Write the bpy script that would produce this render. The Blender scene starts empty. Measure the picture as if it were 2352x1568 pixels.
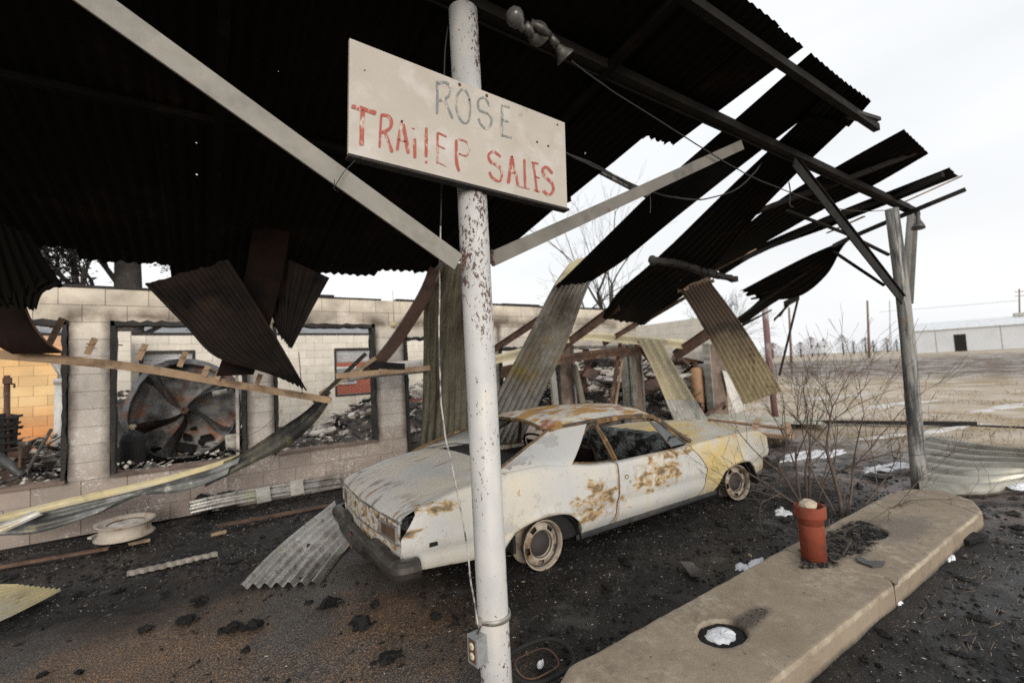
import bpy, math, random
from mathutils import Vector, Matrix, noise as mn
random.seed(11)
V = Vector
R = math.radians
C = bpy.context.scene.collection
sc = bpy.context.scene

# ------------------------------------------------------------------ camera
PW, PH, PF = 2352.0, 1568.0, 1045.0          # picture units used while surveying
YAW, PITCH, ROLL, CAMH = R(34.4), R(3.55), R(-3.03), 1.62
_F = V((math.sin(YAW)*math.cos(PITCH), math.cos(YAW)*math.cos(PITCH), math.sin(PITCH)))
_R0 = V((math.cos(YAW), -math.sin(YAW), 0)); _U0 = _R0.cross(_F)
_R = _R0*math.cos(ROLL)+_U0*math.sin(ROLL); _U = -_R0*math.sin(ROLL)+_U0*math.cos(ROLL)
CAM = V((0, 0, CAMH))
cd = bpy.data.cameras.new('camera'); cam = bpy.data.objects.new('camera', cd); C.objects.link(cam)
cam.matrix_world = Matrix(((_R.x, _U.x, -_F.x, 0), (_R.y, _U.y, -_F.y, 0), (_R.z, _U.z, -_F.z, CAMH), (0, 0, 0, 1)))
cd.sensor_width = 36; cd.lens = 36*PF/PW; cd.clip_end = 3000; cd.clip_start = .05
cd.dof.use_dof = True; cd.dof.focus_distance = 2.15; cd.dof.aperture_fstop = 2.2
sc.camera = cam
sc.cycles.use_adaptive_sampling = False; sc.cycles.use_denoising = False          # keep the fine grain of soot, paint and grit
# ------------------------------------------------------------------ sky, sun, exposure
w = bpy.data.worlds.new('World'); sc.world = w; w.use_nodes = True
nt = w.node_tree; nt.nodes.clear()
out = nt.nodes.new('ShaderNodeOutputWorld'); bg = nt.nodes.new('ShaderNodeBackground')
sky = nt.nodes.new('ShaderNodeTexSky'); sky.sky_type = 'NISHITA'; sky.sun_disc = False
SUN_EL, SUN_ROT = R(15), R(200)
sky.sun_elevation = SUN_EL; sky.sun_rotation = SUN_ROT; sky.dust_density = 4; sky.air_density = 1.6
mix = nt.nodes.new('ShaderNodeMix'); mix.data_type = 'RGBA'; mix.inputs[0].default_value = .9
tc = nt.nodes.new('ShaderNodeTexCoord'); mp = nt.nodes.new('ShaderNodeMapping'); mp.inputs['Scale'].default_value = (1, 1, 3.5)
cn = nt.nodes.new('ShaderNodeTexNoise'); cn.inputs['Scale'].default_value = 1.1; cn.inputs['Detail'].default_value = 4
cr = nt.nodes.new('ShaderNodeValToRGB')
cr.color_ramp.elements[0].position = .3; cr.color_ramp.elements[0].color = (8.3, 8.45, 8.7, 1)
cr.color_ramp.elements[1].position = .7; cr.color_ramp.elements[1].color = (9.9, 10.0, 10.1, 1)
nt.links.new(tc.outputs['Generated'], mp.inputs[0]); nt.links.new(mp.outputs[0], cn.inputs['Vector'])
nt.links.new(cn.outputs[0], cr.inputs[0])
nt.links.new(sky.outputs[0], mix.inputs[6]); nt.links.new(cr.outputs[0], mix.inputs[7])
nt.links.new(mix.outputs[2], bg.inputs[0]); bg.inputs[1].default_value = .085
nt.links.new(bg.outputs[0], out.inputs[0])
sl = bpy.data.lights.new('sun', 'SUN'); sl.energy = 1.5; sl.angle = R(24); sl.color = (1, .94, .84)
so = bpy.data.objects.new('sun', sl); C.objects.link(so)
_sd = V((math.sin(SUN_ROT)*math.cos(SUN_EL), math.cos(SUN_ROT)*math.cos(SUN_EL), math.sin(SUN_EL)))
so.rotation_euler = _sd.to_track_quat('Z', 'Y').to_euler(); so.location = (0, -5, 20)
sc.view_settings.view_transform = 'Standard'; sc.view_settings.look = 'None'
sc.view_settings.exposure = 0.45; sc.view_settings.gamma = 1; sc.view_settings.use_curve_mapping = False

# ------------------------------------------------------------------ surveying: picture point on a plane -> world
def ray(x, y): return _R*((x-PW/2)/PF) - _U*((y-PH/2)/PF) + _F
def at(x, y, Y): r = ray(x, y); return CAM + r*(Y/r.y)
def az(x, y, z=0.): r = ray(x, y); return CAM + r*((z-CAMH)/r.z)
def ad(x, y, d): return CAM + ray(x, y)*d      # depth along the view axis

# ------------------------------------------------------------------ mesh builder
class MB:
    def __init__(s): s.v = []; s.f = []; s.sm = []
    def add(s, vs, fs, sm=False):
        o = len(s.v); s.v += [V(p) for p in vs]; s.f += [tuple(i+o for i in f) for f in fs]; s.sm += [sm]*len(fs); return s
    def box(s, c, size, rot=None, jit=0):
        c = V(c); h = V(size)/2; vs = []
        for dz in (-1, 1):
            for dx, dy in ((-1, -1), (1, -1), (1, 1), (-1, 1)):
                p = V((dx*h.x, dy*h.y, dz*h.z))
                if jit: p += V((random.uniform(-jit, jit), random.uniform(-jit, jit), random.uniform(-jit, jit)))
                if rot is not None: p = rot @ p
                vs.append(c+p)
        return s.add(vs, [(3, 2, 1, 0), (4, 5, 6, 7), (0, 1, 5, 4), (1, 2, 6, 5), (2, 3, 7, 6), (3, 0, 4, 7)])
    def beam(s, a, b, wd, ht, up=(0, 0, 1), jit=0):
        a, b = V(a), V(b); z = (b-a); L = z.length; z.normalize(); x = z.cross(V(up))
        if x.length < 1e-4: x = z.cross(V((1, 0, 0)))
        x.normalize(); y = x.cross(z); m = Matrix((x, z, y)).transposed()
        return s.box((a+b)/2, (wd, L, ht), m, jit)
    def angle(s, a, b, wd, ht, t=.006, up=(0, 0, 1), flip=1):
        a, b = V(a), V(b); z = (b-a).normalized(); x = z.cross(V(up)).normalized(); y = x.cross(z)
        s.beam(a, b, wd, t, up); s.beam(a+x*flip*(wd/2-t/2)-y*(ht/2+t/2), b+x*flip*(wd/2-t/2)-y*(ht/2+t/2), t, ht, up); return s
    def tube(s, pts, rad, n=8, cap=True, sm=True):
        pts = [V(p) for p in pts]; k = len(pts)
        if not hasattr(rad, '__len__'): rad = [rad]*k
        rings = []; px = None
        for i, p in enumerate(pts):
            d = (pts[min(i+1, k-1)]-pts[max(i-1, 0)])
            d = d.normalized() if d.length > 1e-9 else V((0, 0, 1))
            if px is None:
                px = d.cross(V((0, 0, 1)))
                if px.length < .1: px = d.cross(V((1, 0, 0)))
            px = (px - d*px.dot(d)); px.normalize(); py = d.cross(px)
            rings.append([p+(px*math.cos(2*math.pi*j/n)+py*math.sin(2*math.pi*j/n))*rad[i] for j in range(n)])
        vs = [q for r_ in rings for q in r_]; fs = []
        for i in range(k-1):
            for j in range(n): fs.append((i*n+j, i*n+(j+1) % n, (i+1)*n+(j+1) % n, (i+1)*n+j))
        if cap: fs.append(tuple(range(n))[::-1]); fs.append(tuple((k-1)*n+j for j in range(n)))
        return s.add(vs, fs, sm)
    def grid(s, g, sm=True, closed=False, holes=None):
        nr, nc = len(g), len(g[0]); fs = []
        for i in range(nr-1):
            for j in range(nc if closed else nc-1):
                if holes and holes(i, j): continue
                j2 = (j+1) % nc
                fs.append((i*nc+j, i*nc+j2, (i+1)*nc+j2, (i+1)*nc+j))
        return s.add([p for r_ in g for p in r_], fs, sm)
    def lathe(s, prof, c, axis=(0, 0, 1), n=32, holes=None, sx=1.0):
        c = V(c); a = V(axis).normalized(); x = a.cross(V((0, 0, 1)))
        if x.length < .1: x = V((1, 0, 0))
        x.normalize(); y = a.cross(x)
        g = [[c+a*h+(x*math.cos(2*math.pi*j/n)*sx+y*math.sin(2*math.pi*j/n))*r_ for j in range(n)] for r_, h in prof]
        return s.grid(g, True, True, holes)
    def rock(s, c, r_, seed=0, sq=(1, 1, 1), rough=.35, sub=2, rot=None):
        import bmesh
        bm = bmesh.new(); bmesh.ops.create_icosphere(bm, subdivisions=sub, radius=1)
        vs = []
        for v in bm.verts:
            p = v.co.copy(); k = 1+rough*mn.noise(p*1.3+V((seed*3.1, seed*1.7, 0)))+rough*.6*mn.noise(p*3.7+V((seed, 0, 9)))
            p = V((p.x*sq[0], p.y*sq[1], p.z*sq[2]))*k*r_
            if rot is not None: p = rot @ p
            vs.append(V(c)+p)
        fs = [tuple(q.index for q in f.verts) for f in bm.faces]; bm.free()
        return s.add(vs, fs, False)
    def build(s, name, mat, parent=None, local=False):
        off = V((0, 0, 0))
        if parent is not None and not local: off = V(parent.get('_o', (0, 0, 0)))
        if parent is None and not local:
            xs = [p.x for p in s.v]; ys = [p.y for p in s.v]; off = V(((min(xs)+max(xs))/2, (min(ys)+max(ys))/2, min(p.z for p in s.v)))
        me = bpy.data.meshes.new(name); me.from_pydata([p-off for p in s.v], [], s.f)
        me.polygons.foreach_set('use_smooth', s.sm); me.update()
        if mat is not None: me.materials.append(mat)
        o = bpy.data.objects.new(name, me); C.objects.link(o); o['_o'] = tuple(off)
        if parent is not None: o.parent = parent
        else: o.location = off
        return o
def tag(o, label=None, cat=None, group=None, kind=None):
    if label: o['label'] = label
    if cat: o['category'] = cat
    if group: o['group'] = group
    if kind: o['kind'] = kind
    return o
def T(name, label, cat, loc=(0, 0, 0), group=None):
    o = bpy.data.objects.new(name, None); C.objects.link(o); o.location = loc; o['_o'] = tuple(loc); o.empty_display_size = .2
    return tag(o, label, cat, group)
def lerp(a, b, t): return a+(b-a)*t
def interp(xs, ys, x):
    if x <= xs[0]: return ys[0]
    for i in range(len(xs)-1):
        if x <= xs[i+1]:
            t = (x-xs[i])/(xs[i+1]-xs[i]); t = t*t*(3-2*t)*.5+t*.5; return lerp(ys[i], ys[i+1], t)
    return ys[-1]
def cat(ps, k=5):
    ps = [V(p) for p in ps]; o = []
    for i in range(len(ps)-1):
        p0, p1, p2, p3 = ps[max(i-1, 0)], ps[i], ps[i+1], ps[min(i+2, len(ps)-1)]
        for j in range(k):
            t = j/k
            o.append(.5*((2*p1)+(-p0+p2)*t+(2*p0-5*p1+4*p2-p3)*t*t+(-p0+3*p1-3*p2+p3)*t**3))
    o.append(ps[-1]); return o

# ------------------------------------------------------------------ materials
class NM:
    def __init__(s, name):
        s.m = bpy.data.materials.new(name); s.m.use_nodes = True; s.t = s.m.node_tree
        s.b = s.t.nodes['Principled BSDF']; s.pos = s.t.nodes.new('ShaderNodeNewGeometry').outputs['Position']
    def n(s, ty, **k):
        o = s.t.nodes.new(ty)
        for a, b in k.items(): setattr(o, a, b)
        return o
    def l(s, a, b): s.t.links.new(a, b)
    def noise(s, scale, stretch=(1, 1, 1), detail=5, rough=.6, off=(0, 0, 0), dist=0):
        m = s.n('ShaderNodeMapping'); m.inputs['Scale'].default_value = stretch; m.inputs['Location'].default_value = off
        s.l(s.pos, m.inputs[0]); t = s.n('ShaderNodeTexNoise'); t.inputs['Scale'].default_value = scale
        t.inputs['Detail'].default_value = detail; t.inputs['Roughness'].default_value = rough; t.inputs['Distortion'].default_value = dist
        s.l(m.outputs[0], t.inputs['Vector']); return t.outputs[0]
    def ramp(s, x, lo, hi):
        r_ = s.n('ShaderNodeMapRange'); r_.inputs[1].default_value = lo; r_.inputs[2].default_value = hi; s.l(x, r_.inputs[0]); return r_.outputs[0]
    def math(s, op, a, b=None):
        m = s.n('ShaderNodeMath', operation=op)
        for i, q in enumerate((a, b)):
            if q is None: continue
            if isinstance(q, (int, float)): m.inputs[i].default_value = q
            else: s.l(q, m.inputs[i])
        return m.outputs[0]
    def mix(s, fac, a, b, mode='MIX'):
        m = s.n('ShaderNodeMix', data_type='RGBA', blend_type=mode)
        for i, q in ((0, fac), (6, a), (7, b)):
            if isinstance(q, (int, float)): m.inputs[i].default_value = q
            elif isinstance(q, tuple): m.inputs[i].default_value = (q[0], q[1], q[2], 1)
            else: s.l(q, m.inputs[i])
        return m.outputs[2]
    def sep(s, i, src=None):
        x = s.n('ShaderNodeSeparateXYZ'); s.l(src or s.pos, x.inputs[0]); return x.outputs[i]
    def bump(s, h, st, dist=.01):
        b = s.n('ShaderNodeBump'); b.inputs['Strength'].default_value = st; b.inputs['Distance'].default_value = dist
        s.l(h, b.inputs['Height']); s.l(b.outputs[0], s.b.inputs['Normal'])
def M(name, base, rough=.8, metal=0., layers=(), var=.25, vs=3., bump=(60, .2, .004), rvar=.15, rnd=0, spec=.5):
    """layers: (colour, scale, lo, hi, stretch, detail)"""
    q = NM(name); n0 = q.noise(vs, detail=6)
    dark = tuple(c*(1-var) for c in base); lite = tuple(min(1, c*(1+var)) for c in base)
    col = q.mix(q.ramp(n0, .3, .7), dark, lite)
    for i, L in enumerate(layers):
        L = list(L)+[(1, 1, 1), 6][len(L)-4:] if len(L) < 6 else L
        f = q.ramp(q.noise(L[1], L[4], L[5], .65, (i*7.3+2, i*3.1, i*1.7)), L[2], L[3]); col = q.mix(f, col, L[0])
    if rnd:
        oi = q.n('ShaderNodeObjectInfo'); f = q.ramp(oi.outputs['Random'], 0, 1)
        col = q.mix(1., col, q.mix(f, (1-rnd,)*3, (1+rnd*.6,)*3), 'MULTIPLY')
    q.l(col, q.b.inputs['Base Color'])
    rr = q.n('ShaderNodeMapRange'); rr.inputs[1].default_value = .3; rr.inputs[2].default_value = .7
    rr.inputs[3].default_value = max(.05, rough-rvar); rr.inputs[4].default_value = min(1, rough+rvar)
    q.l(q.noise(vs*3, off=(5, 5, 5)), rr.inputs[0]); q.l(rr.outputs[0], q.b.inputs['Roughness'])
    q.b.inputs['Metallic'].default_value = metal; q.b.inputs['Specular IOR Level'].default_value = spec
    if bump: q.bump(q.noise(bump[0], detail=4), bump[1], bump[2])
    return q.m
RUST = (.16, .065, .028); CHAR = (.018, .017, .017)
m_soot = M('sooty_iron', (.016, .0145, .013), .7, .0, [((.035, .022, .015), 2.5, .58, .75), ((.045, .04, .034), 5, .68, .8)], .4, rvar=.1, spec=.12)
m_char = M('charcoal', (.011, .0105, .0105), .7, 0, [((.035, .035, .037), 14, .62, .8)], .4, bump=(40, .9, .02), spec=.3)
m_rustiron = M('rusty_iron', (.13, .07, .045), .8, .1, [((.05, .035, .03), 4, .45, .65), ((.28, .20, .13), 7, .6, .75)], .35, bump=(90, .4, .004))
m_tanrail = M('rusted_tan_rail', (.36, .25, .16), .85, 0, [((.12, .08, .055), 5, .5, .7), ((.42, .33, .25), 9, .55, .7)], .3)
m_galv = M('galvanised_sheet', (.40, .39, .36), .45, .55, [((.20, .19, .16), 3, .5, .7), ((.30, .23, .10), 2.2, .56, .72), ((.09, .08, .065), 4, .62, .75)], .25)
m_silver = M('silver_sheet', (.44, .43, .41), .36, .7, [((.20, .165, .13), 3.5, .5, .68), ((.16, .15, .14), 9, .56, .7), ((.45, .47, .33), 3, .6, .75)], .3)
m_yel = M('yellow_zinc_sheet', (.48, .41, .23), .55, .1, [((.46, .43, .34), 3, .5, .7), ((.16, .13, .08), 6, .6, .75)], .25)
m_green = M('smoked_green_sheet', (.25, .235, .18), .42, .6, [((.06, .052, .036), 1.5, .45, .66, (4, 1, .25)), ((.34, .32, .25), 2.2, .6, .78, (5, 1, .2))], .2)
m_white = M('white_painted_steel', (.66, .65, .62), .5, 0, [((.50, .50, .50), 9, .45, .7), ((.58, .50, .43), 4, .62, .8)], .06, 8, (120, .15, .002))
m_brace = M('faded_cream_brace', (.26, .245, .215), .6, 0, [((.19, .18, .155), 7, .5, .7), ((.16, .09, .06), 9, .66, .72), ((.12, .11, .10), 30, .66, .72)], .12, 8, (150, .2, .002))
def conc_mat():
    q = NM('island_concrete'); n = q.noise(1.1, detail=10, rough=.62); f = q.noise(75, detail=5, rough=.8); x, y, z = q.sep(0), q.sep(1), q.sep(2)
    col = q.mix(q.ramp(n, .35, .68), (.25, .20, .145), (.35, .285, .21))
    col = q.mix(q.math('MULTIPLY', q.ramp(q.noise(5, detail=9, rough=.7, off=(3, 1, 1)), .5, .68), .5), col, (.15, .12, .092))
    col = q.mix(q.ramp(f, .60, .66), col, (.44, .37, .28)); col = q.mix(q.ramp(f, .39, .33), col, (.085, .07, .058))
    e = q.math('ADD', q.math('ABSOLUTE', q.math('SUBTRACT', z, .115)), q.math('MULTIPLY', q.noise(16, detail=7, rough=.75), .045))
    col = q.mix(q.math('MULTIPLY', q.ramp(e, .040, .028), q.ramp(q.noise(2.3, off=(7, 1, 3)), .42, .6)), col, (.50, .44, .34))
    def stain(cx, cy, rx, ry, k):
        a = q.math('DIVIDE', q.math('SUBTRACT', x, cx), rx); b = q.math('DIVIDE', q.math('SUBTRACT', y, cy), ry)
        d = q.math('ADD', q.math('SQRT', q.math('ADD', q.math('MULTIPLY', a, a), q.math('MULTIPLY', b, b))), q.math('MULTIPLY', q.math('SUBTRACT', q.noise(6, detail=8, rough=.75), .5), 1.6)); return q.math('MULTIPLY', q.ramp(d, 1.15, .55), k)
    hA, hB = az(1658, 1450, .13), az(1990, 1222, .13)
    col = q.mix(stain(hA.x+.2, hA.y-.03, .22, .07, .8), col, (.055, .045, .04)); col = q.mix(stain(hB.x-.35, 1.62, .75, .17, .9), col, (.042, .04, .04)); col = q.mix(stain(hA.x, hA.y, .17, .135, .7), col, (.09, .07, .055)); col = q.mix(stain(hB.x+.35, 1.42, .5, .16, .6), col, (.13, .11, .105))
    col = q.mix(q.ramp(q.math('ADD', z, q.math('MULTIPLY', q.noise(9, off=(1, 5, 1)), .05)), .05, .01), col, (.05, .044, .038))
    q.l(col, q.b.inputs['Base Color']); q.b.inputs['Roughness'].default_value = .88
    q.bump(q.math('ADD', f, q.math('MULTIPLY', q.noise(22, detail=6), .6)), .45, .005); return q.m
m_brace2 = M('shaded_brace', (.165, .155, .135), .65, 0, [((.09, .085, .075), 5, .5, .7), ((.13, .07, .045), 9, .62, .72)], .2, 6, (150, .2, .002))  # darker copy of the brace colour, with the canopy shade painted in
m_concrete = conc_mat()
m_woodch = M('charred_timber', (.03, .027, .025), .8, 0, [((.09, .075, .06), 12, .6, .75)], .4, bump=(50, 1., .02))
m_wood = M('scorched_timber', (.30, .22, .14), .85, 0, [((.08, .06, .045), 4, .48, .68)], .3)
m_plaster = M('pale_debris', (.55, .51, .46), .9, 0, [((.16, .14, .12), 6, .5, .7)], .3)
m_ash = M('ash_debris', (.085, .076, .068), .9, 0, [((.28, .25, .21), 8, .58, .7), ((.03, .03, .03), 5, .55, .7)], .4)
m_snow = M('old_snow', (.76, .78, .82), .7, 0, [((.45, .45, .47), 14, .52, .7), ((.10, .09, .09), 30, .62, .68)], .06, bump=(40, .4, .01))
m_clay = M('terracotta', (.25, .062, .034), .8, 0, [((.16, .045, .03), 5, .5, .7), ((.30, .13, .09), 14, .60, .72), ((.10, .05, .04), 3, .62, .74)], .15, bump=(55, .5, .004), spec=.25)
m_stone = M('pale_stone', (.55, .47, .35), .9, 0, [((.40, .33, .25), 9, .5, .7)], .15)
m_twig = M('grey_brown_bark', (.085, .062, .048), .9, 0, [((.15, .12, .10), 20, .5, .7)], .3)
m_bark = M('dark_bark', (.045, .04, .038), .95, 0, [((.09, .08, .075), 8, .5, .7)], .3)
m_lamp = M('sooty_lamp_metal', (.13, .125, .115), .45, .5, [((.05, .05, .05), 20, .5, .7)], .3, 20)
m_wire = M('burnt_cable', (.03, .03, .03), .7)
m_wirep = M('frayed_white_cable', (.42, .41, .39), .7, 0, [((.08, .08, .08), 25, .45, .6, (1, 1, .6))], .2, 30)
m_boxm = M('grey_outlet_box', (.42, .44, .46), .45, .5, [((.30, .31, .32), 30, .5, .7)], .1, 30)
m_ivory = M('ivory_plastic', (.62, .55, .38), .4)
m_plate = M('dark_faceplate', (.10, .06, .04), .5)
m_brick = M('distant_red_brick', (.30, .085, .05), .9)
m_roofg = M('grey_shingle_roof', (.23, .24, .25), .9)
m_black = M('black_void', (.006, .006, .006), .9)
m_bumper = M('burnt_chrome', (.085, .078, .07), .42, .6, [((.035, .032, .03), 5, .45, .65), ((.17, .15, .13), 9, .62, .8)], .25, 6)
m_drum = M('heat_stained_steel', (.20, .20, .20), .5, .35, [((.25, .10, .045), 2.6, .52, .64), ((.42, .24, .06), 3.1, .60, .70), ((.022, .022, .022), 1.6, .45, .60)], .4, 4)
m_steelgrey = M('soot_grey_drum', (.07, .073, .075), .55, .3, [((.12, .11, .10), 5, .5, .7)], .3)

m_paley = M('pale_cream_panel', (.60, .53, .35), .6, 0, [((.40, .36, .27), 1.5, .52, .7), ((.25, .20, .12), 5, .62, .72)], .12)
def brick_mat():
    q = NM('red_brick_wall')
    bt = q.n('ShaderNodeTexBrick'); m = q.n('ShaderNodeMapping'); m.inputs['Rotation'].default_value = (R(90), 0, 0)
    q.l(q.pos, m.inputs[0]); q.l(m.outputs[0], bt.inputs[0])
    bt.inputs['Scale'].default_value = 1; bt.inputs['Brick Width'].default_value = .22; bt.inputs['Row Height'].default_value = .075; bt.inputs['Mortar Size'].default_value = .008
    bt.inputs['Color1'].default_value = (.36, .075, .04, 1); bt.inputs['Color2'].default_value = (.28, .06, .035, 1); bt.inputs['Mortar'].default_value = (.45, .25, .2, 1)
    q.l(bt.outputs[0], q.b.inputs['Base Color']); q.b.inputs['Roughness'].default_value = .9; return q.m
m_brickwall = brick_mat()
def block_mat(name, orange=False):
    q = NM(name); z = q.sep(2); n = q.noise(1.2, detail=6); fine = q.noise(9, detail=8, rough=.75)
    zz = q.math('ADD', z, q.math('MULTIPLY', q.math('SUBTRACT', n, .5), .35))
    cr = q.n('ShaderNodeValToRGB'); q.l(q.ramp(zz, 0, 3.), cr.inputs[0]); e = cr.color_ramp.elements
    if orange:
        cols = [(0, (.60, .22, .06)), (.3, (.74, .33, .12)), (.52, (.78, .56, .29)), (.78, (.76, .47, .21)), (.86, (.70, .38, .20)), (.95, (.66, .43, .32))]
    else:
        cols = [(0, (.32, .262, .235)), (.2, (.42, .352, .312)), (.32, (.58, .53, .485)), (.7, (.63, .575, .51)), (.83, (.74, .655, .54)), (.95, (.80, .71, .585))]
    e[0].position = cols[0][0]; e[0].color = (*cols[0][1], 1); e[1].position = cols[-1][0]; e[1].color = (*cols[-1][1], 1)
    for p, c in cols[1:-1]:
        x = e.new(p); x.color = (*c, 1)
    col = cr.outputs[0]
    if not orange:
        col = q.mix(q.ramp(q.noise(1.7, detail=7, off=(4, 1, 2)), .54, .8), col, (.24, .19, .155))      # smoke staining
        col = q.mix(q.math('MULTIPLY', q.ramp(q.noise(38, detail=5, rough=.8), .54, .60), q.ramp(q.noise(2.4, detail=3, off=(1, 1, 8)), .42, .58)), col, (.80, .78, .75))                                        # flaked paint specks
        xw = q.sep(0); jn = q.math('MULTIPLY', q.noise(6, (1, 1, .6), 8, .7, (2, 2, 2)), .16); zin = q.math('MULTIPLY', q.ramp(z, .5, .7), q.ramp(z, 2.62, 2.45))
        for xe in (-1.27, -.90, .50, .84, 2.28, 2.76, 3.9, 4.62, 6.06, 6.42):       # scorch marks beside each opening
            d = q.math('ADD', q.math('ABSOLUTE', q.math('SUBTRACT', xw, xe)), jn); col = q.mix(q.math('MULTIPLY', q.math('MULTIPLY', q.ramp(d, .175, .085), zin), .85), col, (.075, .055, .043))
        band = q.math('MULTIPLY', q.ramp(zz, 2.74, 2.50), q.ramp(zz, 2.36, 2.5)); col = q.mix(q.math('MULTIPLY', q.math('MULTIPLY', band, q.ramp(q.noise(1.3, detail=6, off=(6, 2, 1)), .35, .55)), .9), col, (.12, .085, .06))
    col = q.mix(q.ramp(q.noise(3, detail=7, off=(9, 9, 9)), .35, .75), col, q.mix(.3, col, (.1, .09, .08)))
    oi = q.n('ShaderNodeObjectInfo'); col = q.mix(1., col, q.mix(oi.outputs['Random'], (.88,)*3, (1.08,)*3), 'MULTIPLY')
    q.l(col, q.b.inputs['Base Color']); q.b.inputs['Roughness'].default_value = .9
    q.bump(q.noise(80, detail=3), .5, .004); return q.m
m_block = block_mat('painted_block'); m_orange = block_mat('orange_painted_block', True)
m_backblk = M('pale_painted_block', (.66, .61, .53), .9, 0, [((.42, .36, .30), 1.2, .55, .8), ((.72, .70, .66), 8, .55, .7)], .1, rnd=.08)
m_mortar = M('mortar', (.36, .31, .27), .95)
m_brownblk = M('smoked_brown_block', (.20, .145, .115), .9, 0, [((.33, .29, .26), 6, .58, .72), ((.07, .055, .05), 2, .5, .7)], .25, rnd=.12)

def scorch_mat():
    q = NM('smoked_yellow_striped'); z = q.math('ADD', q.sep(2), q.math('MULTIPLY', q.math('SUBTRACT', q.noise(1.6, (1, 1, 1), 6), .5), .7))
    col = q.mix(q.ramp(q.noise(3, (3, 3, .5), 7), .35, .65), (.36, .31, .19), (.24, .20, .125))
    col = q.mix(q.ramp(z, 1.55, 2.3), col, (.115, .085, .065)); col = q.mix(q.math('MULTIPLY', q.ramp(q.math('ABSOLUTE', q.math('SUBTRACT', z, 2.18)), .14, .05), .8), col, (.045, .038, .035))
    col = q.mix(q.ramp(q.noise(1.5, (2, 2, .5), 6, .6, (4, 2, 6)), .58, .70), col, (.12, .07, .05))
    q.l(col, q.b.inputs['Base Color']); q.b.inputs['Roughness'].default_value = .42; q.b.inputs['Metallic'].default_value = .4; return q.m
def roof_mat():
    q = NM('sooted_corrugated_iron')
    col = q.mix(q.ramp(q.noise(1.4, detail=7), .55, .78), (.009, .008, .0072), (.026, .018, .014))
    col = q.mix(q.ramp(q.noise(1.1, (1, 1, 1), 5, .6, (8, 3, 1)), .66, .74), col, (.07, .052, .032))
    q.l(col, q.b.inputs['Base Color']); q.b.inputs['Roughness'].default_value = .85; q.b.inputs['Specular IOR Level'].default_value = .06
    vo = q.n('ShaderNodeTexVoronoi'); vo.inputs['Scale'].default_value = 3.1; q.l(q.pos, vo.inputs['Vector'])
    hole = q.math('LESS_THAN', vo.outputs['Distance'], .022)
    tr = q.n('ShaderNodeBsdfTransparent'); mx = q.n('ShaderNodeMixShader'); o = q.t.nodes['Material Output']
    q.l(hole, mx.inputs[0]); q.l(q.b.outputs[0], mx.inputs[1]); q.l(tr.outputs[0], mx.inputs[2]); q.l(mx.outputs[0], o.inputs[0])
    return q.m
m_roof = roof_mat()
m_hang = M('rust_brown_corrugated', (.016, .012, .010), .75, 0, [((.042, .026, .020), 1.6, .48, .7), ((.006, .006, .006), 2.6, .5, .66)], .3, spec=.2)
def pole_mat():
    q = NM('chipped_white_paint')
    base = q.mix(q.ramp(q.noise(7, (1, 1, .5), 7), .35, .7), (.46, .465, .47), (.59, .58, .56))
    base = q.mix(q.ramp(q.noise(3, (1, 1, .4), 4, .6, (3, 3, 3)), .58, .72), base, (.66, .59, .50))
    area = q.ramp(q.noise(3.2, (1.3, 1.3, .55), 3, .5, (1, 7, 0)), .42, .66)
    chip = q.noise(60, (1, 1, .55), 4, .75)
    f = q.math('GREATER_THAN', q.math('ADD', chip, q.math('MULTIPLY', area, .20)), .668)
    col = q.mix(f, base, q.mix(q.noise(30), (.12, .045, .035), (.13, .11, .10)))
    q.l(col, q.b.inputs['Base Color']); q.b.inputs['Roughness'].default_value = .5
    q.bump(q.math('SUBTRACT', 1., f), .5, .002); return q.m
m_pole = pole_mat()
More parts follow.
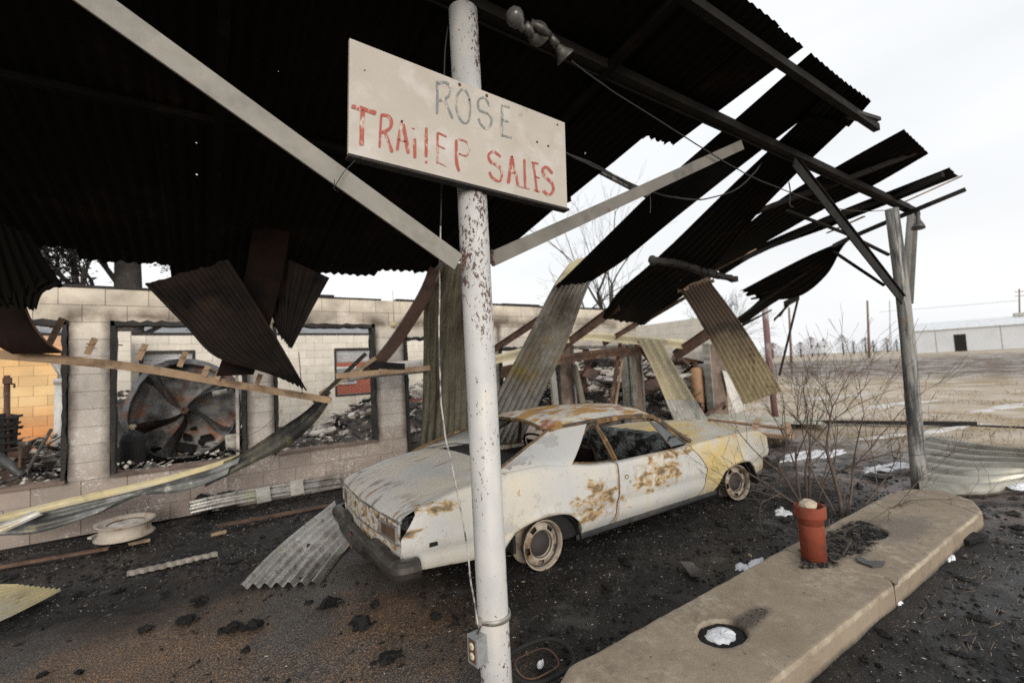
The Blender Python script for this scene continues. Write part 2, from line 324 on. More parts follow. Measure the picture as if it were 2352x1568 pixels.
def car_mat(name, kind='side'):
    q = NM(name); tcn = q.n('ShaderNodeTexCoord'); q.pos = tcn.outputs['Object']
    u = q.sep(0); z = q.sep(2)
    col = q.mix(q.ramp(q.noise(1.5, detail=6), .38, .62), (.62, .575, .48), (.53, .535, .53))
    gz_ = q.noise(2.2, (1, 1, 1.2), 8, .62, (3, 1, 5)); col = q.mix(q.math('MULTIPLY', q.ramp(gz_, .54, .57), .8 if kind != 'deck' else .35), col, (.50, .50, .49)); col = q.mix(q.math('MULTIPLY', q.math('LESS_THAN', q.math('ABSOLUTE', q.math('SUBTRACT', gz_, .545)), .004), .5 if kind != 'deck' else .1), col, (.33, .25, .16))
    col = q.mix(q.math('MULTIPLY', q.ramp(q.noise(5, (2.5, 2.5, .5) if kind != 'deck' else (1, 1, 1), 7, .7 if kind != 'deck' else .5, (6, 6, 1)), .52, .7), .35 if kind != 'deck' else .2), col, (.42, .38, .32))
    if kind == 'front':
        col = q.mix(q.ramp(q.noise(1.9, detail=5, off=(1, 1, 4)), .38, .58), col, (.58, .45, .20))
        col = q.mix(q.ramp(q.noise(4.2, detail=7, off=(6, 1, 4)), .6, .7), col, (.42, .25, .06))
    if kind == 'roof':
        col = q.mix(q.ramp(q.noise(2.2, (1, 2.6, 1), 6, .6, (1, 2, 4)), .47, .54), col, (.40, .22, .05))
        col = q.mix(q.ramp(q.noise(2.7, (1, 2, 1), 6, .6, (5, 2, 4)), .56, .64), col, (.28, .10, .045))
        col = q.mix(q.ramp(q.noise(3.1, (.6, 3, 1), 7, .7, (9, 2, 4)), .58, .66), col, (.15, .14, .15))
    if kind == 'deck':
        col = q.mix(q.ramp(q.noise(5, (.35, 3.0, 1), 5, .55, (1, 2, 4)), .60, .66), col, (.33, .19, .13))
        rear = q.ramp(q.math('ADD', u, q.math('MULTIPLY', q.noise(4, (1, 3, 1)), .35)), -.66, -.80)
        col = q.mix(q.math('MULTIPLY', q.math('MULTIPLY', rear, .75), q.ramp(q.noise(5, (.7, 1.7, 1), 6, .6, (2, 2, 2)), .52, .60)), col, (.17, .14, .12))
    def blob(cu, cz, ru, rz_, src=None):
        a = q.math('DIVIDE', q.math('SUBTRACT', u, cu), ru); b = q.math('DIVIDE', q.math('SUBTRACT', z, cz), rz_)
        return q.ramp(q.math('ADD', q.math('MULTIPLY', a, a), q.math('MULTIPLY', b, b)), 1.5, 0.)
    if kind in ('side', 'door', 'tail'):
        area = q.math('MAXIMUM', q.math('MAXIMUM', blob(.66, .43, .34, .20), blob(1.5, .52, .50, .15)), q.math('MAXIMUM', blob(-.86, .68, .24, .06), blob(-1.04, .52, .10, .06)))
        area = q.math('MAXIMUM', area, q.math('MAXIMUM', blob(1.75, .69, .45, .05), blob(.55, .30, .2, .06)))
        b1 = q.noise(8.5, (1, 1, 1.7), 8, .66, (1, 3, 2), .5)
        th = q.math('ADD', b1, q.math('MULTIPLY', area, .22))
        col = q.mix(q.math('MULTIPLY', q.ramp(th, .65, .672), .9), col, (.42, .27, .11))
        col = q.mix(q.ramp(th, .715, .735), col, (.21, .16, .10))
        col = q.mix(q.ramp(th, .78, .82), col, (.09, .07, .055))
        line = q.math('LESS_THAN', q.math('ABSOLUTE', q.math('SUBTRACT', th, .625)), .006)
        col = q.mix(q.math('MULTIPLY', line, q.math('MULTIPLY', area, .9)), col, (.13, .075, .035))
        pat = q.math('ADD', q.noise(9, (1, 1, 1.5), 5, .6, (5, 3, 2)), q.math('MULTIPLY', q.math('MAXIMUM', blob(.33, .99, .17, .07), blob(-.14, .88, .24, .05)), .36))
        col = q.mix(q.ramp(pat, .72, .76), col, (.15, .065, .045))
        col = q.mix(q.math('MULTIPLY', q.ramp(q.math('ADD', z, q.math('MULTIPLY', q.noise(3, detail=7), .12)), .82, .93), .8), col, q.mix(q.noise(5, detail=7, off=(1, 1, 1)), (.36, .385, .40), (.50, .51, .51)))
    if kind == 'tail':
        col = q.mix(q.ramp(q.noise(9, (1, 1.2, 2.2), 6, .6, (4, 4, 4)), .52, .6), col, (.36, .20, .06)); col = q.mix(q.ramp(q.noise(7, (1, 1.2, 2.2), 6, .6, (8, 4, 4)), .56, .62), col, (.10, .07, .05))
    col = q.mix(q.ramp(q.math('ADD', z, q.math('MULTIPLY', q.noise(6), .05)), .20, .165), col, (.10, .095, .09)) if kind in ('side', 'door') else col
    spec = q.noise(34, detail=5, rough=.75, off=(2, 2, 2)); col = q.mix(q.ramp(spec, *((.66, .70) if kind != 'deck' else (.74, .78))), col, (.20, .14, .09))
    if kind in ('side', 'door', 'front'):
        for cu in (.09, 2.90):      # heat stain round each wheel opening
            a = q.math('SUBTRACT', u, cu); b = q.math('SUBTRACT', z, .10); d = q.math('SQRT', q.math('ADD', q.math('MULTIPLY', a, a), q.math('MULTIPLY', q.math('MULTIPLY', b, b), 1.6)))
            d = q.math('ADD', d, q.math('MULTIPLY', q.noise(11, detail=6), .10)); col = q.mix(q.math('MULTIPLY', q.ramp(d, .50, .455), .8), col, (.22, .15, .09))
    if kind in ('side', 'door'):
        e_ = q.math('ADD', q.math('ABSOLUTE', q.math('SUBTRACT', u, .93)), q.math('MULTIPLY', q.noise(13, detail=6, off=(3, 3, 3)), .06)); col = q.mix(q.math('MULTIPLY', q.ramp(e_, .055, .035), .7), col, (.34, .20, .08))
    q.l(col, q.b.inputs['Base Color']); q.b.inputs['Roughness'].default_value = .55; q.b.inputs['Specular IOR Level'].default_value = .35
    q.bump(q.noise(7, detail=5), .25, .006); return q.m
mc_side, mc_door, mc_front, mc_roof, mc_deck, mc_tail = [car_mat('burnt_paint_'+k, k) for k in ('side', 'door', 'front', 'roof', 'deck', 'tail')]
m_rustframe = M('rusted_window_frame', (.17, .10, .045), .75, .1, [((.05, .045, .04), 5, .42, .58), ((.40, .25, .08), 7, .56, .68)], .3)
m_inside = M('burnt_interior', (.012, .012, .012), .85, 0, [((.07, .07, .07), 9, .62, .75)], .4, bump=(30, .8, .02))
m_dash = M('ashy_dashboard', (.20, .225, .23), .85, 0, [((.012, .012, .012), 8, .42, .54)], .3, bump=(25, 1., .03))
m_rim = M('burnt_wheel_steel', (.36, .31, .25), .6, .1, [((.16, .095, .05), 9, .46, .64), ((.08, .065, .055), 6, .55, .70), ((.55, .52, .47), 14, .58, .72)], .25)
m_brake = M('brake_iron', (.035, .03, .028), .8)

def ground_mat():
    q = NM('burnt_ground'); x = q.sep(0); y = q.sep(1)
    n1 = q.noise(.8, detail=8, rough=.65); n2 = q.noise(6, detail=8, rough=.7, off=(3, 3, 0)); n3 = q.noise(45, detail=3, off=(1, 2, 0)); grit = q.noise(95, detail=3, rough=.85)
    col = q.mix(q.ramp(n2, .35, .7), (.006, .0055, .0055), (.030, .0275, .0265))                    # soot and wet ash
    brown = q.math('MULTIPLY', q.ramp(q.math('ADD', y, q.math('MULTIPLY', n1, 2.4)), 5.9, 4.7), q.ramp(q.math('ADD', x, q.math('MULTIPLY', n2, 1.)), 2.2, 1.3))
    gravel = q.mix(q.ramp(grit, .50, .60), (.085, .064, .052), (.50, .30, .17))
    gravel = q.mix(q.ramp(q.noise(1.1, detail=5, off=(7, 2, 0)), .42, .58), q.mix(q.ramp(grit, .50, .62), (.060, .056, .055), (.32, .275, .235)), gravel)
    col = q.mix(brown, col, gravel)
    field = q.ramp(q.math('ADD', q.math('SUBTRACT', x, q.math('MULTIPLY', y, .25)), q.math('MULTIPLY', n1, 3.2)), 9.0, 12.5)
    tan = q.mix(q.ramp(q.noise(.5, (1, .35, 1), 8, .65, (5, 1, 0)), .42, .60), (.31, .235, .14), (.46, .385, .29)); tan = q.mix(q.ramp(q.noise(1.6, (1, .3, 1), 8, .7, (1, 1, 0)), .55, .68), tan, (.17, .125, .08))
    tan = q.mix(q.ramp(n2, .5, .75), tan, (.23, .175, .12))
    mud = q.mix(q.ramp(n2, .3, .7), (.10, .075, .066), (.26, .21, .19))
    col = q.mix(q.ramp(q.math('ADD', x, q.math('MULTIPLY', n1, 4)), 7.4, 9.2), col, q.mix(q.ramp(q.noise(2.4, detail=7, off=(6, 6, 0)), .42, .55), col, mud))
    col = q.mix(field, col, tan)
    far = q.math('MULTIPLY', q.ramp(x, 27, 33), q.ramp(x, 62, 48)); col = q.mix(q.math('MULTIPLY', far, q.ramp(q.noise(.09, detail=5), .30, .42)), col, (.125, .09, .065))
    spk = q.math('MULTIPLY', q.ramp(n3, .66, .70), q.ramp(x, 9, 6)); col = q.mix(spk, col, (.16, .145, .13)); g2 = q.noise(85, detail=3, rough=.85, off=(8, 8, 0)); col = q.mix(q.math('MULTIPLY', q.ramp(g2, .64, .68), q.ramp(x, 11, 7)), col, (.26, .235, .205)); col = q.mix(q.math('MULTIPLY', q.math('MULTIPLY', q.ramp(q.noise(1.7, detail=8, rough=.7, off=(4, 9, 0)), .58, .66), .55), q.ramp(x, 10, 7)), col, (.10, .095, .09)); col = q.mix(q.math('MULTIPLY', q.math('MULTIPLY', q.ramp(q.noise(1.3, detail=7, rough=.7, off=(9, 3, 0)), .60, .70), .6), q.ramp(x, 10, 7)), col, (.055, .032, .022))
    q.l(col, q.b.inputs['Base Color'])
    rr = q.n('ShaderNodeMapRange'); rr.inputs[1].default_value = .42; rr.inputs[2].default_value = .6; rr.inputs[3].default_value = .30; rr.inputs[4].default_value = .85
    q.l(q.noise(.9, detail=6, off=(2, 8, 0)), rr.inputs[0]); q.l(rr.outputs[0], q.b.inputs['Roughness'])
    q.b.inputs['Specular IOR Level'].default_value = .28
    h = q.math('ADD', q.math('MULTIPLY', n2, .8), q.math('ADD', q.math('MULTIPLY', n3, .35), q.math('MULTIPLY', grit, .22)))
    q.bump(h, .7, .02); return q.m
m_ground = ground_mat()
m_board = M('sign_board_paint', (.47, .43, .38), .6, 0, [((.44, .385, .32), 3, .5, .72), ((.30, .26, .20), 7, .64, .76), ((.58, .55, .52), 5, .5, .7)], .06, 4, (50, .1, .002))
def paint_mat(name, c, thr):
    q = NM(name); f = q.ramp(q.noise(55, (1, 1, .35), 5, .7), thr, thr+.1)
    q.l(q.mix(f, c, (.55, .49, .42)), q.b.inputs['Base Color']); q.b.inputs['Roughness'].default_value = .6; return q.m
m_red = paint_mat('worn_red_brush_paint', (.37, .085, .06), .53); m_grey = paint_mat('worn_grey_brush_paint', (.20, .215, .215), .52)
m_tyre = M('burnt_tyre', (.02, .02, .02), .8)
m_whshed = M('white_metal_siding', (.55, .57, .60), .6, 0, [((.47, .49, .52), .4, .5, .7)], .05)
m_tank = M('rusty_tank', (.36, .21, .12), .7, 0, [((.20, .10, .055), 2, .5, .7)], .2)
m_blind = M('white_blind', (.55, .56, .58), .7)
m_dkgreen = M('distant_evergreen', (.035, .05, .035), .9)
m_haz = M('haze_toned_bare_trees', (.26, .225, .21), .95)  # lightened bark tone, distance haze mixed into the colour

# ================================================================== GROUND
def gz(x, y):
    r_ = math.hypot(x, y); t = min(1, max(0, (r_-20)/42)); z = .92*t*t*(3-2*t)
    return z + .035*(mn.noise(V((x*.7, y*.7, 0))))*(1 if r_ < 40 else 1) + .012*mn.noise(V((x*3.1, y*3.1, 5)))*(1 if r_ < 14 else 0) - .012
def axis(lo, a, b, hi, st):
    o = []; x = a; s = st
    while x > lo: s *= 1.16; x -= s; o.append(x)
    o = o[::-1]; x = a
    while x < b: o.append(x); x += st
    s = st
    while x < hi: o.append(x); s *= 1.16; x += s
    return o+[hi]
xs = axis(-300, -3, 9.6, 900, .09); ys = axis(-300, .4, 8, 900, .09)
g = MB(); g.grid([[V((x, y, gz(x, y))) for x in xs] for y in ys][::-1])
o = g.build('ground', m_ground, None); tag(o, 'soot-blackened forecourt running into tan winter field', kind='structure')

def flakes(name, label, mat, n, region, smin, smax, dens=None, flat=.5, kind='stuff', zf=gz, cat_=None, parent=None):
    mb = MB(); k = 0; tries = 0
    while k < n and tries < n*20:
        tries += 1
        x = random.uniform(region[0], region[1]); y = random.uniform(region[2], region[3])
        if dens and random.random() > dens(x, y): continue
        s = smin+(smax-smin)*random.random()**3; a = random.uniform(0, 6.28); ca, sa = math.cos(a), math.sin(a)
        ex, ey, ez = s*random.uniform(.6, 1.6), s*random.uniform(.3, .9), s*flat*random.uniform(.4, 1.1)
        z = zf(x, y)
        vs = []
        for p in ((ex, 0, .3*ez), (0, ey, .2*ez), (-ex, 0, .3*ez), (0, -ey, .2*ez), (ex*.15, ey*.1, ez), (0, 0, -ez*.4)):
            px, py, pz = [c*random.uniform(.7, 1.25) for c in p]
            vs.append(V((x+px*ca-py*sa, y+px*sa+py*ca, z+pz)))
        mb.add(vs, [(0, 1, 4), (1, 2, 4), (2, 3, 4), (3, 0, 4), (1, 0, 5), (2, 1, 5), (3, 2, 5), (0, 3, 5)]); k += 1
    o = mb.build(name, mat, parent); o['kind'] = kind
    if label: o['label'] = label
    return o
def d_soot(x, y):
    if x > 6.6: return max(.04, .5-(x-6.6)*.2)*.5
    n = mn.noise(V((x*.8, y*1.6, 3)))+.5*mn.noise(V((x*2.5, y*2.5, 1)))
    if y < 1.12: return .55+n*.5
    if x < 1.3: return (.12 if y < 4.7 else .9)*(.6+n)
    if 2.9 < y < 4.9 and 1 < x < 6: return .5
    return .5+n*.6
def notisle(x, y): return not (1.2 < x < 6.1 and 1.08 < y < 1.92)
dd = lambda x, y: d_soot(x, y) if notisle(x, y) else 0
flakes('charred_litter', 'small black charred crumbs strewn over the forecourt', m_char, 26000, (-3, 10, .35, 7.1), .003, .024, dd, .8)
flakes('ash_litter', 'grey ash flakes and grit scattered over the forecourt', m_ash, 9000, (-3, 10.5, .35, 7.1), .003, .02, dd, .6)
flakes('pale_litter', 'small pale chips scattered over the black forecourt', m_plaster, 9000, (-3, 10, .35, 7.1), .0015, .009, dd, .6)
random.seed(405); flakes('char_fragments', 'larger black charred fragments lying in the soot', m_char, 420, (-2.5, 8.5, .4, 7.1), .02, .09, dd, .7)
random.seed(404); g = MB()
for i in range(22000):
    x = 8.5+40*random.random()**1.8; y = random.uniform(-.1, .75)*x*.9; h_ = random.uniform(.02, .06)*(1+x*.02); a = random.uniform(0, 3.14); z = gz(x, y)
    if mn.noise(V((x*.4, y*.8, 7))) < -.05: continue
    w_ = h_*.16; g.add([(x-w_*math.cos(a), y-w_*math.sin(a), z), (x+w_*math.cos(a), y+w_*math.sin(a), z), (x+random.uniform(-.05, .05), y+random.uniform(-.06, .06), z+h_)], [(0, 1, 2)])
tag(g.build('field_grass', M('dry_winter_grass', (.27, .21, .13), .95, 0, [((.38, .32, .22), 2, .5, .6)])), 'short dry tan grass covering the field', kind='stuff')
flakes('wood_litter', 'splinters of scorched wood scattered in the soot', m_tanrail, 260, (-3, 9, .4, 7.1), .006, .03, lambda x, y: dd(x, y), .3)
g = MB()
for i in range(420):
    x = random.uniform(3.2, 9.5); y = random.uniform(.35, 1.05); a = random.uniform(-.7, .7); L = random.uniform(.02, .09)
    g.tube([(x, y, gz(x, y)+.006), (x+L*math.cos(a), y+L*math.sin(a), gz(x, y)+.014)], .0012, 3, False)
tag(g.build('dry_grass', m_wood), 'dry straw stalks lying in black gravel right of the island', kind='stuff')

# snow patches: low crusts lying on the ground
m_snowthin = M('thin_snow', (.58, .57, .56), .8, 0, [((.36, .31, .25), 3, .48, .62, (1, .4, 1))], .08)
def snow(px, py, rx, ry, seed, label, z0=None, rot=0, kind='stuff'):
    c = az(px, py, 0 if z0 is None else z0); g = MB(); rn = random.Random(seed); nb_ = 3 if rx < .08 else 11
    for b in range(nb_):
        a0 = rn.uniform(0, 6.28); q = rn.random()**.6*.8 if b else 0; f0 = rn.uniform(.18, .5) if b else .55; n = 22; rows = []
        ox, oy = rx*q*math.cos(a0), ry*q*math.sin(a0)
        for f, h in ((1, -.012), (.9, .006), (.65, .013), (.3, .016), (.02, .018)):
            row = []
            for j in range(n):
                a = 2*math.pi*j/n; d = V((math.cos(a), math.sin(a), 0))
                rr = (1+.7*mn.noise(d*1.7+V((seed+b*3.3, 0, 0)))+.6*mn.noise(d*4+V((b, seed, 0))))*f*f0
                x = ox+rx*rr*math.cos(a); y = oy+max(ry, rx*.18)*rr*math.sin(a); p = V((c.x+x*math.cos(rot)-y*math.sin(rot), c.y+x*math.sin(rot)+y*math.cos(rot), 0))
                p.z = (gz(p.x, p.y) if z0 is None else z0)+h*(1+.6*mn.noise(p*6)); row.append(p)
            rows.append(row)
        g.grid(rows, True, True)
    tag(g.build('snow_patch', m_snowthin if rx > 1 else m_snow), label, kind=kind)
snow(1845, 1045, .75, .22, 1, 'white snow patch behind the shrub, left of the far post')
snow(2040, 1068, .55, .2, 2, 'white snow patch behind the shrub beside the far post')
snow(1905, 1040, .5, .16, 12, 'thin snow streak between two larger patches behind the shrub')
snow(1790, 1172, .17, .1, 3, 'snow patch left of the terracotta pipe', rot=.4)
snow(1845, 1160, .1, .07, 13, 'small snow patch just behind the terracotta pipe')
snow(1700, 1300, .10, .05, 4, 'slushy snow against the island edge left of the pipe', rot=.3)
snow(1735, 1290, .16, .05, 5, 'slushy snow streak along the island edge', rot=.2)
snow(2180, 1275, .12, .035, 6, 'snow streak on black gravel right of the island', rot=.3)
snow(2065, 1385, .05, .03, 7, 'small snow dab on the gravel beside the island crack')
snow(2060, 928, 2.4, .14, 8, 'long thin snow strip across the tan field', rot=-.25)
snow(1900, 912, 2.6, .14, 9, 'faint snow strip across the field behind the far post', rot=-.3)
snow(2330, 932, 1.8, .17, 10, 'bright snow strip in the field at the right edge', rot=-.25)
snow(2120, 990, 1.6, .07, 11, 'snow along the black edging beam in the field', rot=-.3)
snow(1610, 1395, .05, .03, 14, 'tiny dab of slush on the black ground below the car', rot=.3)

# ================================================================== BUILDING
def bevel_block():
    g = MB(); a = .5; b = .012
    vs = []; 
    for y, s in ((-.5, .985), (-.47, 1), (.5, 1)):
        vs += [(-a*s, y, -a*s*1.0), (a*s, y, -a*s), (a*s, y, a*s), (-a*s, y, a*s)]
    g.add(vs, [(0, 1, 2, 3), (0, 4, 5, 1), (1, 5, 6, 2), (2, 6, 7, 3), (3, 7, 4, 0), (4, 8, 9, 5), (5, 9, 10, 6), (6, 10, 11, 7), (7, 11, 8, 4), (11, 10, 9, 8)])
    me = bpy.data.meshes.new('block'); me.from_pydata(g.v, [], g.f); return me
BLK = bevel_block(); _blkm = {}
def blk(parent, loc, size, mat, rz=0, name='block'):
    if mat.name not in _blkm: me = BLK.copy(); me.materials.append(mat); _blkm[mat.name] = me
    o = bpy.data.objects.new(name, _blkm[mat.name]); C.objects.link(o); o.parent = parent
    po = V(parent['_o']); o.location = V(loc)-po; o.scale = size; o.rotation_euler.z = rz; return o
BH, BL = .2035, .408
def wall(parent, org, ang, L, z0, ncourse, openings, matf, th=.19, core=True, gap=.0035, bh=BH, bl=BL, tops=None):
    """courses of blocks along +ang from org; openings = (s0,s1,z0,z1)"""
    ca, sa = math.cos(ang), math.sin(ang); nrm = V((-sa, ca, 0)); d = V((ca, sa, 0)); mb = MB()
    for c in range(ncourse):
        za = z0+c*bh; zb = za+bh; zm = (za+zb)/2
        solid = [(0, L if tops is None else min(L, tops(c)))]
        for a, b, oa, ob in openings:
            if oa-.01 < zm < ob+.01:
                ns = []
                for s0, s1 in solid:
                    if b <= s0 or a >= s1: ns.append((s0, s1)); continue
                    if a > s0: ns.append((s0, a))
                    if b < s1: ns.append((b, s1))
                solid = ns
        off = (c % 2)*bl/2
        for s0, s1 in solid:
            if core: mb.box(V(org)+d*((s0+s1)/2)+nrm*(th/2)+V((0, 0, zm)), (s1-s0-.006, th-.02, bh+.0005), Matrix.Rotation(ang, 3, 'Z'))
            k = math.floor((s0-off)/bl)
            cuts = [s0]
            while True:
                k += 1; s = off+k*bl
                if s >= s1-.07: break
                if s > s0+.07: cuts.append(s)
            if s1-s0 < .5: cuts = [s0]
            cuts.append(s1)
            for a, b in zip(cuts[:-1], cuts[1:]):
                j = random.uniform(-.0015, .0015)
                blk(parent, V(org)+d*((a+b)/2)+nrm*(th/2+j)+V((0, 0, zm)), (b-a-gap, th, bh-gap), matf((a+b)/2, zm), ang)
    if core: mb.build('mortar', m_mortar, parent)
WY = 7.2; X0 = -3.6
bld = T('block_building', 'burnt-out roofless building of painted concrete blocks behind the car', 'building', (4, WY, 0))
fr = lambda a, b, c, d_: (a-X0, b-X0, c, d_)
ops = [fr(-3.3, -1.27, .61, 2.46), fr(-.90, .50, .61, 2.46), fr(.84, 2.28, .61, 2.46), fr(2.76, 3.9, -.1, 2.26), fr(4.62, 6.06, .61, 2.05), fr(6.42, 8.12, -.1, 2.05), fr(8.56, 11.4, -.1, 3)]
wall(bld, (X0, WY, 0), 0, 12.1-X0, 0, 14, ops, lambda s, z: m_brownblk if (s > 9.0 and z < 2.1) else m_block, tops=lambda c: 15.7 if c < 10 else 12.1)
# burnt top plate: ragged charred boards on the wall head
g = MB(); x = X0
while x < 8.4:
    L = random.uniform(.5, 1.6); h = random.uniform(.018, .05)
    g.box((x+L/2, WY+.09, 14*BH+h/2+.002), (L-.01, .2+random.uniform(-.02, .03), h), None, .006); x += L+random.choice((0, 0, .02, .25))
g.build('wall_plate', m_woodch, bld)
def frame(a, b, za, zb, right=True, left=True, top=True, sill=True, t=.042, mt=m_woodch):
    y = WY+.06
    f = T('window_frame', None, None, (a, WY, za)); f.parent = bld; f.location = V((a, WY, za))-V(bld['_o'])
    def jamb(x):
        g = MB(); n = 22; 
        g.grid([[V((x+sx*(t/2)*(1+.9*mn.noise(V((x*9, i*1.7, sx)))), y+sy*.1, lerp(za, zb, i/n)+.002)) for sx, sy in ((-1, -1), (1, -1), (1, 1), (-1, 1))] for i in range(n+1)], False, True); return g
    if left: jamb(a+t/2+.004).build('jamb', mt, f)
    if right: jamb(b-t/2-.004).build('jamb', mt, f)
    if top:
        g = MB(); n = 20
        g.grid([[V((lerp(a, b, i/n), y+sy*.1, zb-.03+sz*.028*(1+1.1*mn.noise(V((i*.9, a, sz)))))) for sz, sy in ((-1, -1), (1, -1), (1, 1), (-1, 1))] for i in range(n+1)], False, True); g.build('head', mt, f)
    if sill: g = MB(); g.box(((a+b)/2, WY+.06, za+.018), (b-a-.02, .27, .032)); g.build('sill', m_brownblk, f)
    return f
frame(-3.3, -1.27, .61, 2.46, left=False); frame(-.9, .5, .61, 2.46); frame(.84, 2.28, .61, 2.46); frame(2.76, 3.9, 0, 2.26, sill=False)
frame(4.62, 6.06, .61, 2.05); frame(6.42, 8.12, 0, 2.05, sill=False, mt=m_galv); frame(8.56, 11.4, 0, 2.05, top=False, sill=False, mt=m_galv)
# second white mullion in window two
g = MB(); g.box((.395, WY+.05, 1.5), (.035, .05, 1.7)); g.build('mullion', m_plaster, bld)
# small clips on the pier edges
for (x, y) in ((205, 797), (270, 792), (272, 930)):
    p = at(x, y, WY-.02); g = MB(); g.beam(p+V((-.03, 0, 0)), p+V((.05, -.03, -.005)), .01, .014); g.build('clip', m_rustiron, bld)
# rear wall with two windows, orange room on the left
BY = 12.8
rear = T('rear_block_wall', 'pale inner rear wall of the burnt building with two window openings', 'wall', (1.5, BY, 0))
rw = [(-1.12, -.12, 1.55, 2.46), (2.95, 4.0, 1.15, 2.45)]
wall(rear, (-1.62, BY, 0), 0, 6.5, .4, 12, [(a+1.62, b+1.62, c, d_) for a, b, c, d_ in rw], lambda s, z: m_backblk, th=.2, bh=.2)
g = MB(); g.box((1.6, BY+.1, 2.83), (6.5, .22, .05), None, .01); g.build('wall_plate', m_woodch, rear)
for a, b, c, d_ in rw:
    g = MB(); t = .05
    g.box(((a+b)/2, BY+.03, d_-t/2), (b-a, .1, t)); g.box(((a+b)/2, BY+.03, c+t/2), (b-a, .1, t)); g.box((a+t/2, BY+.03, (c+d_)/2), (t, .1, d_-c-2*t)); g.box((b-t/2, BY+.03, (c+d_)/2), (t, .1, d_-c-2*t))
    f = g.build('window_frame', m_woodch, rear)
    for k in range(4):
        g = MB(); g.box(((a+b)/2, BY+.12, d_-.09-k*.085), (b-a-.12, .05, .06), Matrix.Rotation(.5, 3, 'X')); g.build('blind_slat', m_blind, f)
orr = T('orange_room_wall', 'orange painted block wall seen through the left window opening', 'wall', (-3.5, BY, 0))
wall(orr, (-5.2, BY, 0), 0, 3.45, .4, 12, [], lambda s, z: m_orange, th=.2, bh=.2)
g = MB(); g.box((-3.5, BY+.1, 2.83), (3.4, .22, .04), None, .01); g.build('wall_plate', m_woodch, orr)
cw = T('partition_wall', 'short white block partition between the two burnt rooms', 'wall', (-1.45, BY-.5, 0))
wall(cw, (-1.62, BY-.9, 0), R(90), .88, .4, 12, [], lambda s, z: m_backblk, th=-.2+.02, bh=.2)
wall(cw, (-1.6, BY-.9, 0), 0, .42, .4, 12, [], lambda s, z: m_backblk, th=.15, bh=.2)
# right-hand cross wall (still white in parts)
ew = T('gable_block_wall', 'pale block end wall standing behind the rusty gas tank', 'wall', (12.3, 10, 0))
wall(ew, (12.25, WY+.3, 0), R(90), 7.5, 0, 14, [], lambda s, z: m_backblk, th=.19, tops=lambda c: 7.5 if c < 10 else 7.5)
bw = T('rear_block_wall', 'long pale rear wall at the right end of the burnt building', 'wall', (9, 14.8, 0))
wall(bw, (5.2, 14.8, 0), 0, 7, 1.0, 9, [], lambda s, z: m_backblk, th=.19)
# floor rubble
def pile(x, y): return max(0, .28+.34*mn.noise(V((x*.55, y*.6, 2)))+.16*mn.noise(V((x*1.9, y*1.9, 7)))+ .85*math.exp(-((x-3.0)**2/1.3+(y-9.2)**2/2.2)) + (.35 if x > 6 and y > 8 else 0)*(.5+mn.noise(V((x, y, 1)))))
g = MB(); n = 90; m = 36
g.grid([[V((lerp(-5.2, 12.1, i/n), lerp(7.40, 14.7, j/m), -.15 if j == 0 else pile(lerp(-5.2, 12.1, i/n), lerp(7.40, 14.7, j/m)))) for i in range(n+1)] for j in range(m+1)][::-1], False)
tag(g.build('rubble_bed', m_ash), 'ash and rubble heaped over the building floor', kind='stuff')
def rubble(name, label, mat, n, reg, kinds, smin, smax, zf, seed, parent=None):
    random.seed(seed); mb = MB()
    for i in range(n):
        x = random.uniform(reg[0], reg[1]); y = random.uniform(reg[2], reg[3]); z = zf(x, y)+random.uniform(-.02, .14); s = lerp(smin, smax, random.random()**2); k = random.choice(kinds)
        rot = Matrix.Rotation(random.uniform(0, 6.28), 3, 'Z') @ Matrix.Rotation(random.uniform(-.6, .6), 3, 'X') @ Matrix.Rotation(random.uniform(-.5, .5), 3, 'Y')
        if k == 'board': mb.box((x, y, z), (s, s*random.uniform(.12, .3), s*.05), rot, s*.02)
        elif k == 'chunk': mb.box((x, y, z), (s*.5, s*.4, s*.25), rot, s*.08)
        elif k == 'rod':
            d = rot @ V((1, 0, 0)); b = rot @ V((0, 1, 0)); a = V((x, y, z)); mb.tube([a-d*s*.6, a+b*s*random.uniform(-.2, .2), a+d*s*.6], random.uniform(.006, .018), 5)
        elif k == 'sheet':
            mb.box((x, y, z), (s*.7, s*.5, .006), rot, s*.12)
    o = mb.build(name, mat, parent)
    if parent is None: tag(o, label, kind='stuff')
    return o
reg = (-3.4, 11.8, 7.5, 12.4)
rubble('charred_rubble', 'black charred boards and rods heaped inside the building', m_char, 700, reg, ('board', 'rod', 'rod', 'chunk'), .06, .6, pile, 1)
rubble('pale_rubble', 'pale plaster and board fragments heaped inside the building', m_plaster, 2600, reg, ('board', 'chunk', 'rod'), .03, .26, pile, 2)
rubble('ash_rubble', 'grey-brown broken debris heaped inside the building', m_ash, 1500, reg, ('board', 'rod', 'chunk'), .04, .4, pile, 3)
rubble('rusty_rubble', 'rusty rods and bent scrap heaped inside the building', m_rustiron, 240, reg, ('rod', 'rod', 'sheet'), .15, .9, pile, 4)
rubble('drum_heap', 'black charred heap around the steel wheel', m_char, 420, (-.75, .9, 8.4, 9.9), ('board', 'rod', 'chunk', 'chunk'), .1, .5, lambda x, y: random.uniform(.2, 1.0)-.25*abs(x), 17)
rubble('orange_room_heap', 'scorched heap in front of the orange wall', m_ash, 420, (-3.2, -1.5, 7.8, 9.2), ('board', 'rod', 'chunk', 'rod'), .06, .5, lambda x, y: random.uniform(.3, .95), 18)
rubble('orange_room_scrap', 'pale and yellowed scrap in front of the orange wall', m_plaster, 160, (-3.2, -1.5, 7.7, 9.0), ('board', 'rod', 'chunk'), .04, .3, lambda x, y: random.uniform(.5, .98), 19)
